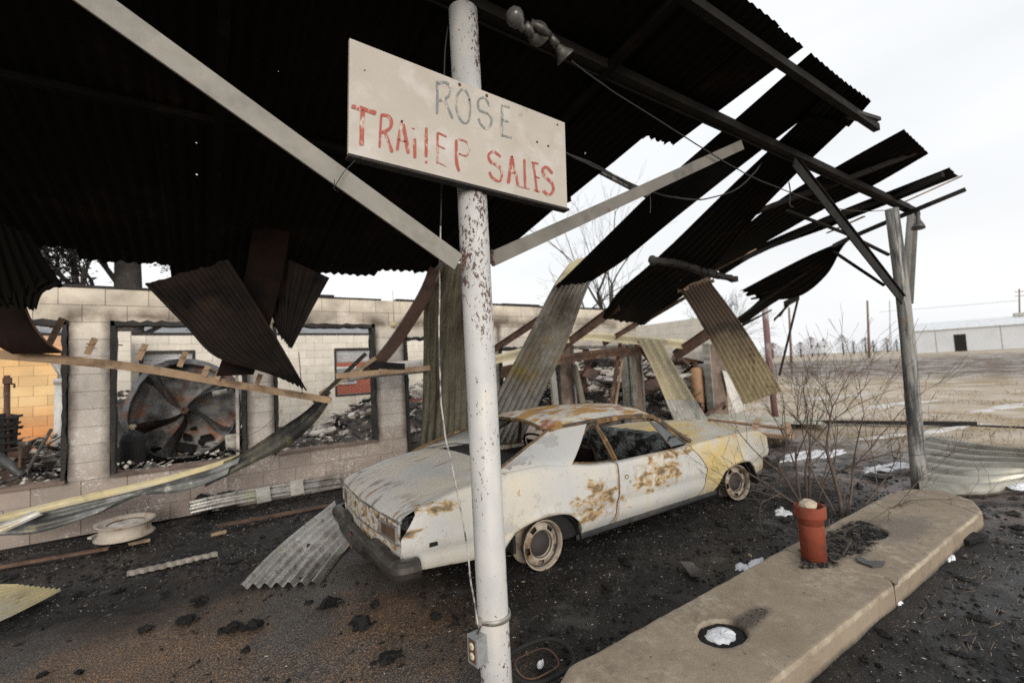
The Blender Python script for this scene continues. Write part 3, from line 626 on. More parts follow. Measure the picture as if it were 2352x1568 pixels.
rubble('bay_heap', 'pale broken pieces heaped in the third window bay', m_plaster, 420, (1.6, 4.2, 8.2, 10.2), ('board', 'board', 'chunk', 'rod'), .05, .42, lambda x, y: random.uniform(.4, .75+.28*(x-1.6)), 20)
rubble('sill_litter', 'melted scraps lying along the window sills', m_plaster, 320, (-3.2, 2.2, WY+.0, WY+.16), ('chunk', 'board'), .015, .09, lambda x, y: .64, 5)
rubble('sill_soot', 'burnt black scraps lying along the window sills', m_ash, 90, (-3.2, 2.2, WY-.02, WY+.2), ('chunk', 'board', 'rod'), .03, .2, lambda x, y: .64, 6)
rubble('right_bay_rubble', 'tangled dark wreckage filling the right-hand bays', m_char, 420, (6.0, 12.0, 7.6, 10.5), ('rod', 'board', 'rod'), .3, 1.3, lambda x, y: random.uniform(.2, 1.5)*(.6+.4*math.sin(x*2)), 7)
rubble('right_bay_scrap', 'pale scraps caught in the right-hand bays', m_plaster, 170, (6.2, 12.0, 7.6, 10.5), ('board', 'sheet', 'chunk'), .1, .5, lambda x, y: random.uniform(.2, 1.7), 8)
rubble('right_bay_rust', 'rusty pipes and sheets tangled in the right-hand bays', m_rustiron, 150, (6.2, 12.0, 7.6, 10.5), ('rod', 'sheet', 'board'), .2, 1.2, lambda x, y: random.uniform(.1, 1.7), 9)
random.seed(21)

# brick house beyond
bh_ = T('brick_house', 'red brick house with grey shingle roof seen through the rear windows', 'house', (1.5, 19, 0))
g = MB(); g.box((1.2, 19.5, 1.35), (15, 1, 2.7)); g.build('wall', m_brickwall, bh_)
g = MB(); g.add([(-6.6, 18.6, 2.72), (9.1, 18.6, 2.72), (8.3, 22.4, 4.25), (-5.8, 22.4, 4.25), (-6.6, 18.6, 2.6), (9.1, 18.6, 2.6)], [(0, 1, 2, 3), (4, 5, 1, 0)]); g.build('roof', m_roofg, bh_)
for x in (-.35, 4.75):
    f = MB().box((x, 18.97, 1.75), (.9, .08, .7)).build('window', m_blind, bh_); MB().box((x, 18.92, 1.75), (.74, .02, .56)).build('pane', m_roofg, f)

# things inside
dr = T('dryer_drum', 'large round heat-stained steel drum wheel with curved fins inside the window', 'drum', tuple(at(400, 1060, 8.3)))
hub = at(424, 942, 8.25); axn = (CAM-hub); axn = V((axn.x*.9-.45, axn.y, axn.z+.55)).normalized(); rx_ = axn.cross(V((0, 0, 1))).normalized(); ry_ = rx_.cross(axn).normalized()*1
RD = .68
def dp(r_, a, h=0):
    d = V((math.cos(a), math.sin(a), 0)); k = 1+.09*mn.noise(d*1.3)+.03*mn.noise(d*4); h += .10*r_*mn.noise(d*1.6+V((3, 3, 0)))+.035*mn.noise(V((d.x*r_*5, d.y*r_*5, 1)))
    return hub+(rx_*math.cos(a)+ry_*math.sin(a))*r_*k+axn*h
g = MB(); n = 48
g.grid([[dp(r_, 2*math.pi*j/n, h) for j in range(n)] for r_, h in ((.02, -.20), (.3, -.26), (.6, -.28), (.78, -.26), (RD, -.20), (RD+.004, -.07), (RD-.008, -.07), (RD-.012, -.2))], True, True)
g.grid([[dp(r_, 2*math.pi*j/n, h) for j in range(n)] for r_, h in ((RD+.02, -.2), (RD+.03, -.5), (RD-.2, -.55))], True, True)
g.build('drum_shell', m_drum, dr)
for k, a0 in enumerate((.25, 1.75, 3.1, 4.35, 5.2)):
    g = MB(); g.grid([[dp(t*RD*.97+.02, a0+.55*math.sin(t*2.0)+.25*q, lerp(-.25, .02+.16*math.sin(t*2.8), q)) for t in [i/10 for i in range(11)]] for q in (0, .5, 1)], True); g.build('fin', m_drum, dr)
g = MB(); g.lathe([(.001, -.25), (.055, -.25), (.055, .06), (.03, .065), (.028, .03), (.001, .03)], hub, axn, 16); g.build('hub', m_rustiron, dr)
for (x, y, r_, L) in ((520, 905, .05, .18), (410, 862, .03, .22)):
    p = at(x*.92+10, y, 8.1); g = MB(); g.tube([p, p+V((L, -.02, .02))], r_, 12); tag(g.build('melted_can', m_galv), 'grey can fragment resting on the '+('right upper' if x > 500 else 'top')+' part of the steel drum', 'can')
c0 = at(318, 1000, 8.9)
t = T('steel_drum', 'dark grey oil drum standing left of the steel wheel', 'oil drum', (c0.x, c0.y, .45)); g = MB()
g.lathe([(.001, 0), (.3, 0), (.3, .35), (.315, .36), (.3, .37), (.3, .72), (.315, .73), (.3, .74), (.3, 1.02), (.31, 1.04), (.28, 1.03), (.001, 1.0)], (c0.x, c0.y, .45), (0, 0, 1), 32); g.build('drum_body', m_steelgrey, t)
rubble('drum_top_debris', None, m_ash, 40, (c0.x-.26, c0.x+.26, c0.y-.26, c0.y+.26), ('chunk', 'board', 'rod'), .05, .16, lambda x, y: 1.47, 12, t)
c0 = at(305, 1060, 7.75); t = T('gas_cylinder', 'black squat gas cylinder with brass valve below the oil drum', 'gas cylinder', (c0.x, c0.y, .62)); g = MB()
g.lathe([(.001, 0), (.12, 0), (.135, .03), (.135, .34), (.11, .42), (.05, .46), (.03, .48), (.001, .48)], (c0.x, c0.y, .62), (0, 0, 1), 24); g.build('cylinder_body', m_inside, t)
g = MB(); g.tube([(c0.x, c0.y, 1.09), (c0.x, c0.y, 1.17)], .022, 8); g.box((c0.x, c0.y, 1.15), (.07, .03, .03)); g.build('valve', m_ivory, t)
c0 = at(335, 1085, 7.4); g = MB(); g.lathe([(.001, 0), (.06, 0), (.065, .13), (.05, .13), (.045, .02), (.001, .02)], c0, (.5, -.3, .75), 20); tag(g.build('paint_can', m_steelgrey), 'small grey can lying tilted on the sill of the middle window', 'can')
c0 = at(533, 1030, 7.6); g = MB(); g.lathe([(.001, 0), (.075, 0), (.085, .2), (.08, .2), (.07, .02), (.001, .02)], (c0.x, c0.y, .72), (0, 0, 1), 20); tag(g.build('plaster_bucket', m_plaster), 'ash-white bucket in the right corner of the drum window', 'bucket')
# left room: white pipe, dark motor, tap pipe, leaning poles
p0 = at(133, 830, 9.6); p1 = at(142, 872, 9.6); p2 = at(137, 1010, 9.6)
t = T('drain_pipe', 'white vertical drain pipe before the orange wall', 'pipe', tuple(p2)); g = MB(); g.tube([p1, p2+V((0, 0, -.5))], .075, 14); g.build('pipe_body', m_white, t)
g = MB(); g.tube([p1+V((0, 0, .02)), p1+V((0, 0, -.06))], .095, 14); g.build('collar', m_white, t); g = MB(); g.tube([at(122, 828, 9.6), p1+V((0, 0, .1)), p1], [.045, .05, .055], 10); g.build('elbow', m_galv, t)
p = at(16, 862, 7.9); g = MB(); g.tube([p, V((p.x+.02, p.y, .3))], .028, 8); g.tube([at(14, 880, 7.9), at(33, 882, 7.9), at(33, 890, 7.9)], .012, 6); g.box(at(17, 874, 7.88), (.07, .05, .07)); tag(g.build('standpipe', m_rustiron), 'rusty standpipe with a tap at the far left', 'pipe')
p = at(12, 1020, 7.9); t = T('burnt_machine', 'blackened machine on a brown base at the far left window', 'machine', (p.x, p.y, .3)); g = MB(); g.box((p.x-.09, p.y+.15, 1.16), (.24, .4, .5), None, .03)
for k in range(6): g.box((p.x-.07, p.y+.05, 1.0+k*.075), (.28+.07*random.random(), .3, .025), Matrix.Rotation(random.uniform(-.1, .1), 3, 'Y'), .01)
g.build('housing', m_inside, t); g = MB(); g.box((p.x-.02, p.y+.15, .7), (.34, .36, .62)); g.build('base', m_rustiron, t)
for a, b, r_, mt, lb in (((-5, 1045), (52, 1092), .045, m_steelgrey, 'thick grey pipe leaning across the far left window sill'), ((118, 985), (60, 1085), .018, m_ash, 'thin leaning bar in the rubble of the orange room'), ((48, 1025), (45, 1075), .015, m_rustiron, 'short upright stub in the rubble of the orange room')):
    g = MB(); g.tube([at(*a, 7.7), at(*b, 7.5)], r_, 8); tag(g.build('bent_pipe', mt), lb, 'pipe')
# right bays: tank, boiler parts, door strips
c0 = at(1607, 948, 7.65); t = T('gas_tank', 'tall rust-orange gas tank standing by the right pier', 'tank', tuple(c0)); g = MB(); r_ = .18; zt = at(1607, 842, 7.65).z
g.lathe([(.001, 0), (r_*.8, .02), (r_, .12), (r_, zt-c0.z-.12), (r_*.75, zt-c0.z-.03), (.05, zt-c0.z), (.001, zt-c0.z)], c0, (0, 0, 1), 28); g.build('tank_body', m_tank, t)
g = MB(); g.tube([V((c0.x, c0.y, zt-.02)), V((c0.x, c0.y, zt+.1))], .05, 10); g.box((c0.x, c0.y, zt+.12), (.14, .06, .05)); g.build('valve', m_rustiron, t)
c0 = at(1392, 850, 9.4); g = MB(); g.lathe([(.001, 0), (.5, 0), (.5, .5), (.48, .5), (.001, .45)], (c0.x, c0.y, 1.55), (0, 0, 1), 28); tag(g.build('boiler_shell', m_drum), 'rusty round boiler shell in the middle of the dark bay', 'boiler')
c0 = at(1388, 870, 8.6); g = MB(); g.lathe([(.001, -.1), (.3, -.08), (.5, 0), (.52, .03), (.45, .02), (.001, -.04)], c0, (.1, -.2, 1), 26, sx=1); tag(g.build('metal_basin', m_plaster), 'pale shallow basin with ash hanging in the dark bay', 'basin')
for i, (x, ya, yb, wd, mt, lb) in enumerate(((1349, 800, 860, .16, m_rustiron, 'brown upright pipe beside the speckled pier'), (1340, 850, 925, .2, m_rustiron, 'rust-red drum behind the leaning green strip'), (1455, 783, 930, .16, m_silver, 'pale steel door post before the second pier'), (1272, 850, 930, .13, m_galv, 'pale steel post left of the speckled pier'))):
    a, b = at(x-4, ya, 7.05 if i > 1 else 8), at(x+4, yb, 7.05 if i > 1 else 8); g = MB(); g.beam(a, b, wd, .06, (0, 1, 0)); tag(g.build('steel_post', mt), lb, 'post')
for a, b, wd, mt, lb in (((1318, 838), (1338, 925), .15, m_green, 'leaning greenish metal strip right of the speckled pier'), ((1425, 785), (1404, 930), .10, m_rustiron, 'tall brown leaning channel before the dark bay'), ((1434, 790), (1414, 930), .05, m_tanrail, 'thin pale leaning strip beside the brown channel'), ((1460, 790), (1500, 838), .09, m_rustiron, 'short burnt diagonal brace above the second pier'), ((1665, 925), (1572, 985), .09, m_rustiron, 'fallen rusty pipe by the wall end')):
    g = MB(); g.beam(at(*a, 6.95), at(*b, 6.8), wd, .03, (0, 1, 0)); tag(g.build('metal_strip', mt), lb, 'strip')
g = MB(); p = at(1548, 838, 8.2); g.box(p, (.25, .2, .3), None, .02); tag(g.build('meter_box', m_galv), 'grey meter box hanging behind the leaning yellow sheet', 'box')
g = MB(); p = at(1535, 825, 10); g.box(p, (.4, .3, 1.0), None, .05); tag(g.build('brick_chimney', m_brick), 'orange-red chimney remnant behind the yellow sheet', 'chimney')
g = MB(); p = at(905, 745, WY-.05); g.rock(p, .05, 3, (1, .5, .9)); g.tube([p, p+V((0, 0, .55))], .006, 5); tag(g.build('burnt_porch_light', m_yel), 'melted yellow porch light on the wall above the pier', 'wall lamp')

# ================================================================== ISLAND
import bmesh
IZ = .13
def isl_piece(name, loop, holes, parent, mat=None):
    bm = bmesh.new(); es = []
    for lp in [loop]+holes:
        vs = [bm.verts.new((p[0], p[1], IZ)) for p in lp]; es += [bm.edges.new((vs[i], vs[(i+1) % len(vs)])) for i in range(len(vs))]
    bmesh.ops.triangle_fill(bm, use_beauty=True, edges=es)
    for f in bm.faces:
        if f.normal.z < 0: f.normal_flip()
    ret = bmesh.ops.extrude_face_region(bm, geom=list(bm.faces)); tops = [e for e in ret['geom'] if isinstance(e, bmesh.types.BMVert)]
    bot = [v for v in bm.verts if v not in set(tops)]
    for v in bot: v.co.z = -.06
    ts = set(tops); be = [e for e in bm.edges if e.verts[0] in ts and e.verts[1] in ts and any(abs(f.normal.z) < .5 for f in e.link_faces)]
    bmesh.ops.recalc_face_normals(bm, faces=list(bm.faces))
    bmesh.ops.bevel(bm, geom=be, offset=.022, segments=3, affect='EDGES', profile=.6)
    for v in bm.verts:
        if v.co.z > 0:
            k = mn.noise(v.co*7); v.co.z += .004*k - (.012*max(0, mn.noise(v.co*11+V((3, 3, 3)))) if v.co.z < IZ-.002 else 0)
            v.co.x += .004*mn.noise(v.co*15); v.co.y += .006*mn.noise(v.co*13+V((9, 0, 0)))
        else: v.co.y += .012*mn.noise(v.co*3)
    me = bpy.data.meshes.new(name); bm.to_mesh(me); bm.free(); me.materials.append(mat or m_concrete)
    o = bpy.data.objects.new(name, me); C.objects.link(o); o.parent = parent; o.location = -V(parent['_o']); return o
def edge(pts, n=14, j=.005, sd=0):
    o = []
    for i in range(len(pts)-1):
        for k in range(n):
            t = k/n; p = lerp(V(pts[i]), V(pts[i+1]), t); o.append((p.x+j*mn.noise(V((p.x*6, p.y*6, sd))), p.y+j*mn.noise(V((p.y*6, p.x*6, sd+3)))))
    o.append(tuple(pts[-1])); return o
isl = T('pump_island', 'long weathered tan concrete island cracked across beside the terracotta pipe', 'concrete island', (3.5, 1.5, 0))
_P = lambda x, y: (lambda q: (q.x, q.y))(az(x, y, IZ))
LE = [_P(1255, 1568), _P(1301, 1524), _P(1791, 1262)]; crA = _P(1800, 1258); crB = _P(2052, 1345)
near_r = [crB, _P(1811, 1534)]; x0 = LE[0][0]
YL = crA[1]; 
crack = [crA, _P(1840, 1272), _P(1890, 1290), _P(1925, 1300), _P(1990, 1318), _P(2030, 1325), _P(2048, 1333), crB]
crk = edge(crack, 5, .012, 4)
Yr = _P(1811, 1534)[1]
endl = [(1.5, Yr-.01), (1.36, Yr+.05), (1.27, Yr+.2), (1.25, (Yr+YL)/2), (1.28, YL-.22), (1.36, YL-.08), (1.5, YL-.01)]
pieceA = crk[::-1] + edge([crA, endl[-1]], 40)[1:] + endl[::-1][1:] + edge([endl[0], _P(1811, 1534), crB], 30)[1:-1]
hc = az(1658, 1450, IZ); holeA = [(hc.x+.15*math.cos(a)*(1+.1*mn.noise(V((math.cos(a)*2, math.sin(a)*2, 0)))), hc.y+.115*math.sin(a)*(1+.1*mn.noise(V((math.cos(a)*2, math.sin(a)*2, 4))))) for a in [2*math.pi*i/30 for i in range(30)]]
isl_piece('slab', pieceA, [holeA], isl)
gap = [(p[0]+.010+.006*abs(mn.noise(V((p[1]*9, 0, 0)))), p[1]) for p in crk]
fa = [_P(2046, 1130), _P(2090, 1122), _P(2165, 1124), _P(2235, 1148), _P(2256, 1172)]
pieceB = gap + edge([crB, fa[-1]], 40)[1:-1] + fa[::-1] + edge([fa[0], crA], 40)[1:-1]
h2 = az(1990, 1222, IZ); h2.z = 0; holeB = [(h2.x+.2*math.cos(a), h2.y+.13*math.sin(a)) for a in [2*math.pi*i/26 for i in range(26)]]
isl_piece('slab', pieceB, [holeB], isl)
def pit(c, rx, ry, name, label, mat):
    g = MB(); n = 28
    g.grid([[V((c.x+rx*f*(1+.12*mn.noise(V((j*.7, f*3, 0))))*math.cos(2*math.pi*j/n), c.y+ry*f*(1+.22*mn.noise(V((j*.7, f*3, 5))))*math.sin(2*math.pi*j/n), z+c.z+.006*mn.noise(V((j*1.1, f*9, 2))))) for j in range(n)] for f, z in ((1.12, .090), (.95, .104), (.6, .109), (.02, .107))], True, True)
    tag(g.build(name, mat), label, kind='stuff')
pit(V((hc.x, hc.y, 0)), .15, .115, 'hole_soot_bed', 'black wet soot ringing the snow in the round island hole', m_char)
pit(V((hc.x-.004, hc.y+.004, .012)), .088, .066, 'snow_fill', 'wet snow filling the round hole in the island', m_snow)
pit(h2, .2, .13, 'soot_fill', 'black debris filling the far hole in the island', m_char)
isle_z = lambda x, y: IZ+.002
random.seed(5)
dn = lambda cx, cy, rx, ry: (lambda x, y: 1 if ((x-cx)/rx)**2+((y-cy)/ry)**2 < 1+.5*mn.noise(V((x*4, y*6, 0))) else 0)
flakes('island_debris', 'pile of black crumbs heaped on the far end of the island', m_char, 1500, (h2.x-1.1, h2.x+.35, 1.3, 1.85), .003, .022, dn(h2.x-.35, 1.63, .66, .17), .6, zf=isle_z)
flakes('island_ash', 'grey ash mixed in the pile on the island', m_ash, 900, (h2.x-1.1, h2.x+.35, 1.3, 1.85), .005, .022, dn(h2.x-.35, 1.62, .66, .19), .4, zf=isle_z)
flakes('hole_soot', 'black crumbs spilt beside the snow-filled hole', m_char, 260, (hc.x+.08, hc.x+.42, hc.y-.12, hc.y+.06), .001, .006, dn(hc.x+.24, hc.y-.03, .16, .05), .4, zf=isle_z)
flakes('island_grit', 'sparse dark grit scattered over the island', m_ash, 160, (1.5, 5.6, 1.2, 1.82), .002, .008, None, .5, zf=isle_z)
# flake of black slate on the island
c = az(1990, 1291, IZ); g = MB(); pts = [(1965, 1281), (1980, 1283), (1998, 1292), (2034, 1291), (2028, 1300), (2005, 1304), (1985, 1297), (1970, 1291)]
q = [az(x, y, IZ+.004) for x, y in pts]; q2 = [p+V((0, 0, .014)) for p in q]; n = len(q)
g.add(q+q2, [tuple(range(n, 2*n))[::-1], tuple(range(n))]+[(i, (i+1) % n, (i+1) % n+n, i+n) for i in range(n)]); tag(g.build('slate_scrap', m_steelgrey), 'flat dark scrap lying on the island right of the terracotta pipe', 'scrap')

# terracotta pipe
pc = az(1870, 1282, IZ); pipe = T('terracotta_pipe', 'upright terracotta drain pipe with a chipped collar on the island', 'clay pipe', (pc.x, pc.y, IZ))
g = MB(); h = .385; r_ = .082
g.lathe([(r_*.8, 0), (r_, 0), (r_, .28), (r_*1.0, .285), (r_*.97, .292), (r_*1.22, .30), (r_*1.25, .31), (r_*1.25, h-.006), (r_*1.2, h), (r_*1.06, h), (r_*1.02, h-.01), (r_*1.0, .25), (.001, .25)], (pc.x, pc.y, IZ), (0, 0, 1), 48)
for i, p in enumerate(g.v):
    if p.z > IZ+h-.012: p.z -= .012*max(0, mn.noise(p*16)*1.5)
g.build('pipe_body', m_clay, pipe)
g = MB(); g.rock((pc.x-.01, pc.y+.005, IZ+h-.005), .066, 4, (1.05, .85, .75), .35, 2); tag(g.build('pale_rock', m_stone), 'pale tan rock resting in the mouth of the terracotta pipe', 'rock')

# ================================================================== POSTS, BEAMS
PY = 1.87; PX = 1.1
post = T('canopy_post', 'near white-painted round steel post with chipped paint carrying the sign', 'post', (PX, PY, 0))
g = MB(); g.tube([(PX-.0, PY, -.05), (PX-.005, PY, .3), (PX-.01, PY, 3.41)], .0715, 48); g.build('post_shaft', m_pole, post)
z = at(1135, 1428, 1.82).z; zcl = z; g = MB()

g.lathe([(.072, -.012), (.0765, -.012), (.0775, 0), (.0765, .012), (.072, .012)], (PX, PY, z), (.03, .03, 1), 40); g.box((PX-.078, PY-.005, z+.005), (.03, .03, .03)); g.build('hose_clamp', m_galv, post)
def strap(pa, pb, name, mat, parent, wd=.075, flip=1, Y=None):
    g = MB(); g.angle(pa, pb, .006, wd, .006, (0, -1, 0)); return g
a = at(1052, 602, PY-.075); b = at(160, -40, PY-.06)
g = MB(); g.beam(a, b, .084, .010, (0, -1, 0)); g.beam(a+V((.02, .04, .034)), b+V((.02, .04, .036)), .008, .07, (0, -1, 0)); g.build('brace', m_brace, post)
a = at(1130, 595, PY-.01); b = at(1705, 333, PY)
g = MB(); g.beam(a, b, .072, .010, (0, -1, 0)); g.beam(a+V((0, .04, .030)), b+V((0, .04, .042)), .008, .07, (0, -1, 0)); g.build('brace', m_brace2, post)
for (x, y, yy) in ((1066, 600, PY-.078), (1130, 592, PY-.02)):      # rusty weld beads where the braces meet the post
    q = at(x, y, yy); g = MB()
    for k in range(7): g.rock(q+V((random.uniform(-.01, .01), random.uniform(-.006, .006), -.035+k*.011)), .009, k, (1, 1, 1.1), .5, 1)
    g.build('weld_bead', m_rustiron, post)
# outlet box
t = T('outlet_box', 'grey weatherproof outlet box with ivory sockets strapped low on the near post', 'outlet box', tuple(at(1095, 1535, PY-.05)))
c = at(1100, 1500, 1.83); f = V((-.96, -.12, 0)).normalized(); s_ = V((-f.y, f.x, 0)); rot = Matrix((s_, -f, V((0, 0, 1)))).transposed()
zo = at(1100, 1500, 1.82).z; c = V((PX, PY, zo))+f*.098; g = MB(); g.box(c, (.066, .05, .118), rot); g.build('box_body', m_boxm, t)
cf = c+f*.028; g = MB(); g.box(cf, (.072, .006, .122), rot); g.build('cover_edge', m_boxm, t)
g = MB(); g.box(cf+f*.004, (.046, .004, .098), rot); g.build('faceplate', m_plate, t)
for dz in (-.021, .021):
    g = MB(); g.lathe([(.001, .006), (.0145, .006), (.0158, .003), (.0158, 0)], cf+f*.004+V((0, 0, dz)), f, 20); sk = g.build('socket', m_ivory, t)
    for q in (-.005, .005): MB().box(cf+f*.0104+V((0, 0, dz+.002))+s_*q, (.0016, .001, .007), rot).build('slot', m_plate, sk)
g = MB(); g.tube([c+V((.0, 0, .06)), c+V((.02, .0, .09)), V((PX-.06, PY-.05, zcl))], .004, 6); g.tube([c-V((0, 0, .06)), c+V((.05, .01, -.09))], .012, 8); g.build('cable_tail', m_rustiron, t)
# old hose loops and tyre rings at the foot of the post
for i, (x, y, rr, mt, lb) in enumerate(((1215, 1530, .17, m_tyre, 'black burnt tyre ring lying at the foot of the near post'), (1205, 1545, .11, m_rustiron, 'rusty wire bead loop inside the tyre ring by the near post'))):
    c = az(x, y, 0)+V((.07, -.02, .02)); pts = [c+V((rr*1.1*math.cos(a), rr*math.sin(a), .01*math.sin(3*a)+i*.015)) for a in [2*math.pi*k/40 for k in range(41)]]
    g = MB(); g.tube(pts, .012 if i == 0 else .0045, 8, False); tag(g.build('burnt_ring', mt), lb, 'tyre ring')
g = MB(); g.tube(cat([at(1085, 1535, 1.95), at(1068, 1560, 1.95), at(1090, 1600, 1.9), at(1130, 1625, 1.85)]), .009, 8); tag(g.build('black_hose', m_tyre), 'black hose end curling below the outlet box', 'hose')
snow(1240, 1525, .03, .02, 15, 'two dabs of snow inside the tyre ring', z0=.004)

# far posts
fp = T('canopy_post', 'far soot-streaked steel post with forked braces at the end of the canopy', 'post', (7.32, PY, 0))
g = MB(); pts = [at(2112, 1118, PY), at(2095, 900, PY), at(2075, 690, PY), at(2048, 480, PY)]; g.tube(cat(pts, 3), [.078-.001*i for i in range(10)], 28)
mfp = M('soot_streaked_post', (.27, .265, .25), .7, 0, [((.06, .065, .07), 7, .46, .56, (1.6, 1.6, .12)), ((.30, .19, .11), 9, .60, .66, (1, 1, .5)), ((.50, .49, .46), 6, .56, .64, (1.5, 1.5, .10)), ((.05, .04, .035), 22, .64, .70, (1, 1, .5))], .2)
g.build('post_shaft', mfp, fp)
g = MB(); g.beam(at(2072, 690, PY-.05), at(1822, 372, PY-.02), .115, .012, (0, -1, 0)); g.beam(at(2072, 686, PY-.01)+V((0, 0, .03)), at(1822, 368, PY+.02)+V((0, 0, .03)), .01, .08, (0, -1, 0)); g.build('brace', m_soot, fp)
g = MB(); g.beam(at(2082, 700, PY+.02), at(2097, 485, PY+.25), .14, .012, (-1, 0, 0)); g.beam(at(2082, 700, PY+.02), at(2097, 485, PY+.25), .04, .12, (-1, 0, 0)); g.build('brace', m_brace2, fp)
g = MB(); g.tube([at(2041, 585, PY), at(1940, 535, 2.1), at(1808, 484, 2.4)], .020, 8); g.build('tie_rod', m_soot, fp)
g = MB(); g.tube([at(2030, 655, PY), at(1915, 578, 2.1)], .017, 8); g.build('tie_rod', m_soot, fp)
lp = at(2108, 505, PY-.05); t = T('floodlight', 'small burnt floodlight hanging on the far post', 'floodlight', tuple(lp)); g = MB(); g.lathe([(.02, .1), (.03, .0), (.07, -.09), (.075, -.12), (.001, -.11)], lp, (.15, 0, 1), 18); g.build('lamp_head', m_lamp, t); g = MB(); g.rock(at(2107, 490, PY-.04), .05, 7, (1, .6, 1.2), .8); g.build('mount', m_woodch, t)
fp2 = T('rear_canopy_post', 'thin reddish post standing beyond the car near the field', 'post', (12.3, 6, 0)); g = MB(); g.tube([at(1781, 957, 6), at(1768, 850, 6), at(1756, 700, 6)], .075, 12); g.build('post_shaft', M('red_oxide_post', (.17, .09, .09), .7, 0, [((.40, .36, .35), 2, .5, .6, (1, 1, .6))]), fp2)
g = MB(); g.beam(at(1832, 690, 5.8), at(1790, 862, 6), .05, .04, (0, 1, 0)); tag(g.build('hanging_rod', m_soot), 'thin dark rod leaning beside the reddish rear post', 'rod')

# ------------------------------------------------ canopy frame + intact roof
RS = .20; RZ = 3.545
def rp(x, Y): return V((x, Y, RZ+RS*(PY-Y)))
can = T('canopy_beams', 'dark steel beams of the canopy spanning overhead between the posts', 'canopy beams', (2, PY, 3.4))
g = MB(); a, b = V((-4.5, PY, 3.455)), at(2100, 492, PY)+V((0, 0, .045)); g.beam(a, b, .075, .06); g.beam(a+V((0, .035, .03)), b+V((0, .035, .03)), .012, .15); g.build('beam', m_soot, can)
g = MB(); a = rp(-4, 1.36)+V((0, 0, -.055)); b = rp(4.98, 1.36)+V((0, 0, -.055)); g.beam(a, b, .05, .06); g.build('purlin', m_soot, can)
m_blk = M('soot_black_iron', (.008, .0072, .0065), .85, 0, [((.02, .014, .011), 3, .55, .7)], .3, spec=.08)
for Yp in (3.2,):
    g = MB(); a = rp(-4, Yp)+V((0, 0, -.055)); b = rp(2.95, Yp)+V((0, 0, -.055)); g.beam(a, b, .05, .04); g.build('purlin', m_blk, can)
for xr in (-1.9, .1, 2.1):
    g = MB(); g.beam(rp(xr, 1.3)+V((0, 0, -.10)), rp(xr, 4.8)+V((0, 0, -.10)), .05, .05); g.build('rafter', m_blk, can)
g = MB(); a, b = at(1300, 352, 3.35), at(1500, 455, 2.9); g.tube([at(1180, 290, 3.55), a, b], .034, 12); g.build('conduit', mfp, can)

def sheet(stL, stR, ribs, amp, k=6, torn0=0, torn1=0, sd=0, per=8, holes=0):
    """corrugated ribbon between two smooth 3-D rails; torn ends are jagged"""
    Lp, Rp = cat(stL, k), cat(stR, k); n = len(Lp); nc = ribs*per
    if torn1 or torn0:
        pass
    rows = []
    for i in range(n):
        a, b = Lp[i], Rp[i]; d = (Lp[min(i+1, n-1)]+Rp[min(i+1, n-1)]-Lp[max(i-1, 0)]-Rp[max(i-1, 0)]); nr = (b-a).cross(d)
        nr = nr.normalized() if nr.length > 1e-9 else V((0, 0, 1)); row = []; dn_ = d.normalized()
        for j in range(nc+1):
            t = j/nc; p = lerp(a, b, t)+nr*amp*math.sin(t*ribs*2*math.pi)
            e = 0
            if i == n-1 and torn1: e = torn1*(mn.noise(V((t*6, sd, 0)))+.6*mn.noise(V((t*19, sd, 3))))
            if i == 0 and torn0: e = torn0*(mn.noise(V((t*6, sd, 8)))+.6*mn.noise(V((t*19, sd, 5))))
            p += dn_*e + nr*amp*.8*mn.noise(V((p.x*1.5, p.y*1.5, sd))); row.append(p)
        rows.append(row)
    g = MB(); g.grid(rows, True); return g
rf = T('corrugated_roof', 'intact stretch of soot-black corrugated canopy roof overhead', 'roof', (0, 3, 3.3))
SW = .64; xs0 = 2.95-SW*11
for i in range(11):
    a = xs0+i*SW; b = a+SW+.05; zz = .006*(i % 2); e1 = 1.235+.01*random.random(); m1 = 3.25
    sd = 10+i
    g = sheet([rp(a, e1)+V((0, 0, zz)), rp(a, m1)+V((0, 0, zz))], [rp(b, e1)+V((0, 0, zz)), rp(b, m1)+V((0, 0, zz))], 8, .010, 6, 0, 0, sd); g.build('roof_sheet', m_roof, rf)
    # second row, sagging away from the beam, ragged end
    cx = (a+b)/2
    ye = (5.1, 5.1, 5.1, 5.1, 5.3, 5.5, 6.05, 5.65, 5.4, 5.2, 4.8)[i]
    g = sheet([rp(a, 3.1)+V((0, 0, .015+zz)), rp(a, ye*.6+1.25)+V((0, 0, zz+.005)), rp(a, ye)+V((0, 0, zz-.02))], [rp(b, 3.1)+V((0, 0, .015+zz)), rp(b, ye*.6+1.25)+V((0, 0, zz+.005)), rp(b, ye-.05)+V((0, 0, zz-.02))], 8, .010, 6, 0, .05, sd+30); g.build('roof_sheet', m_roof, rf)
g = sheet([rp(2.93, 1.25), rp(2.93, 2.34)], [rp(3.35, 1.25), rp(3.35, 2.28)], 5, .010, 6, 0, .05, 71); g.build('roof_sheet', m_roof, rf)

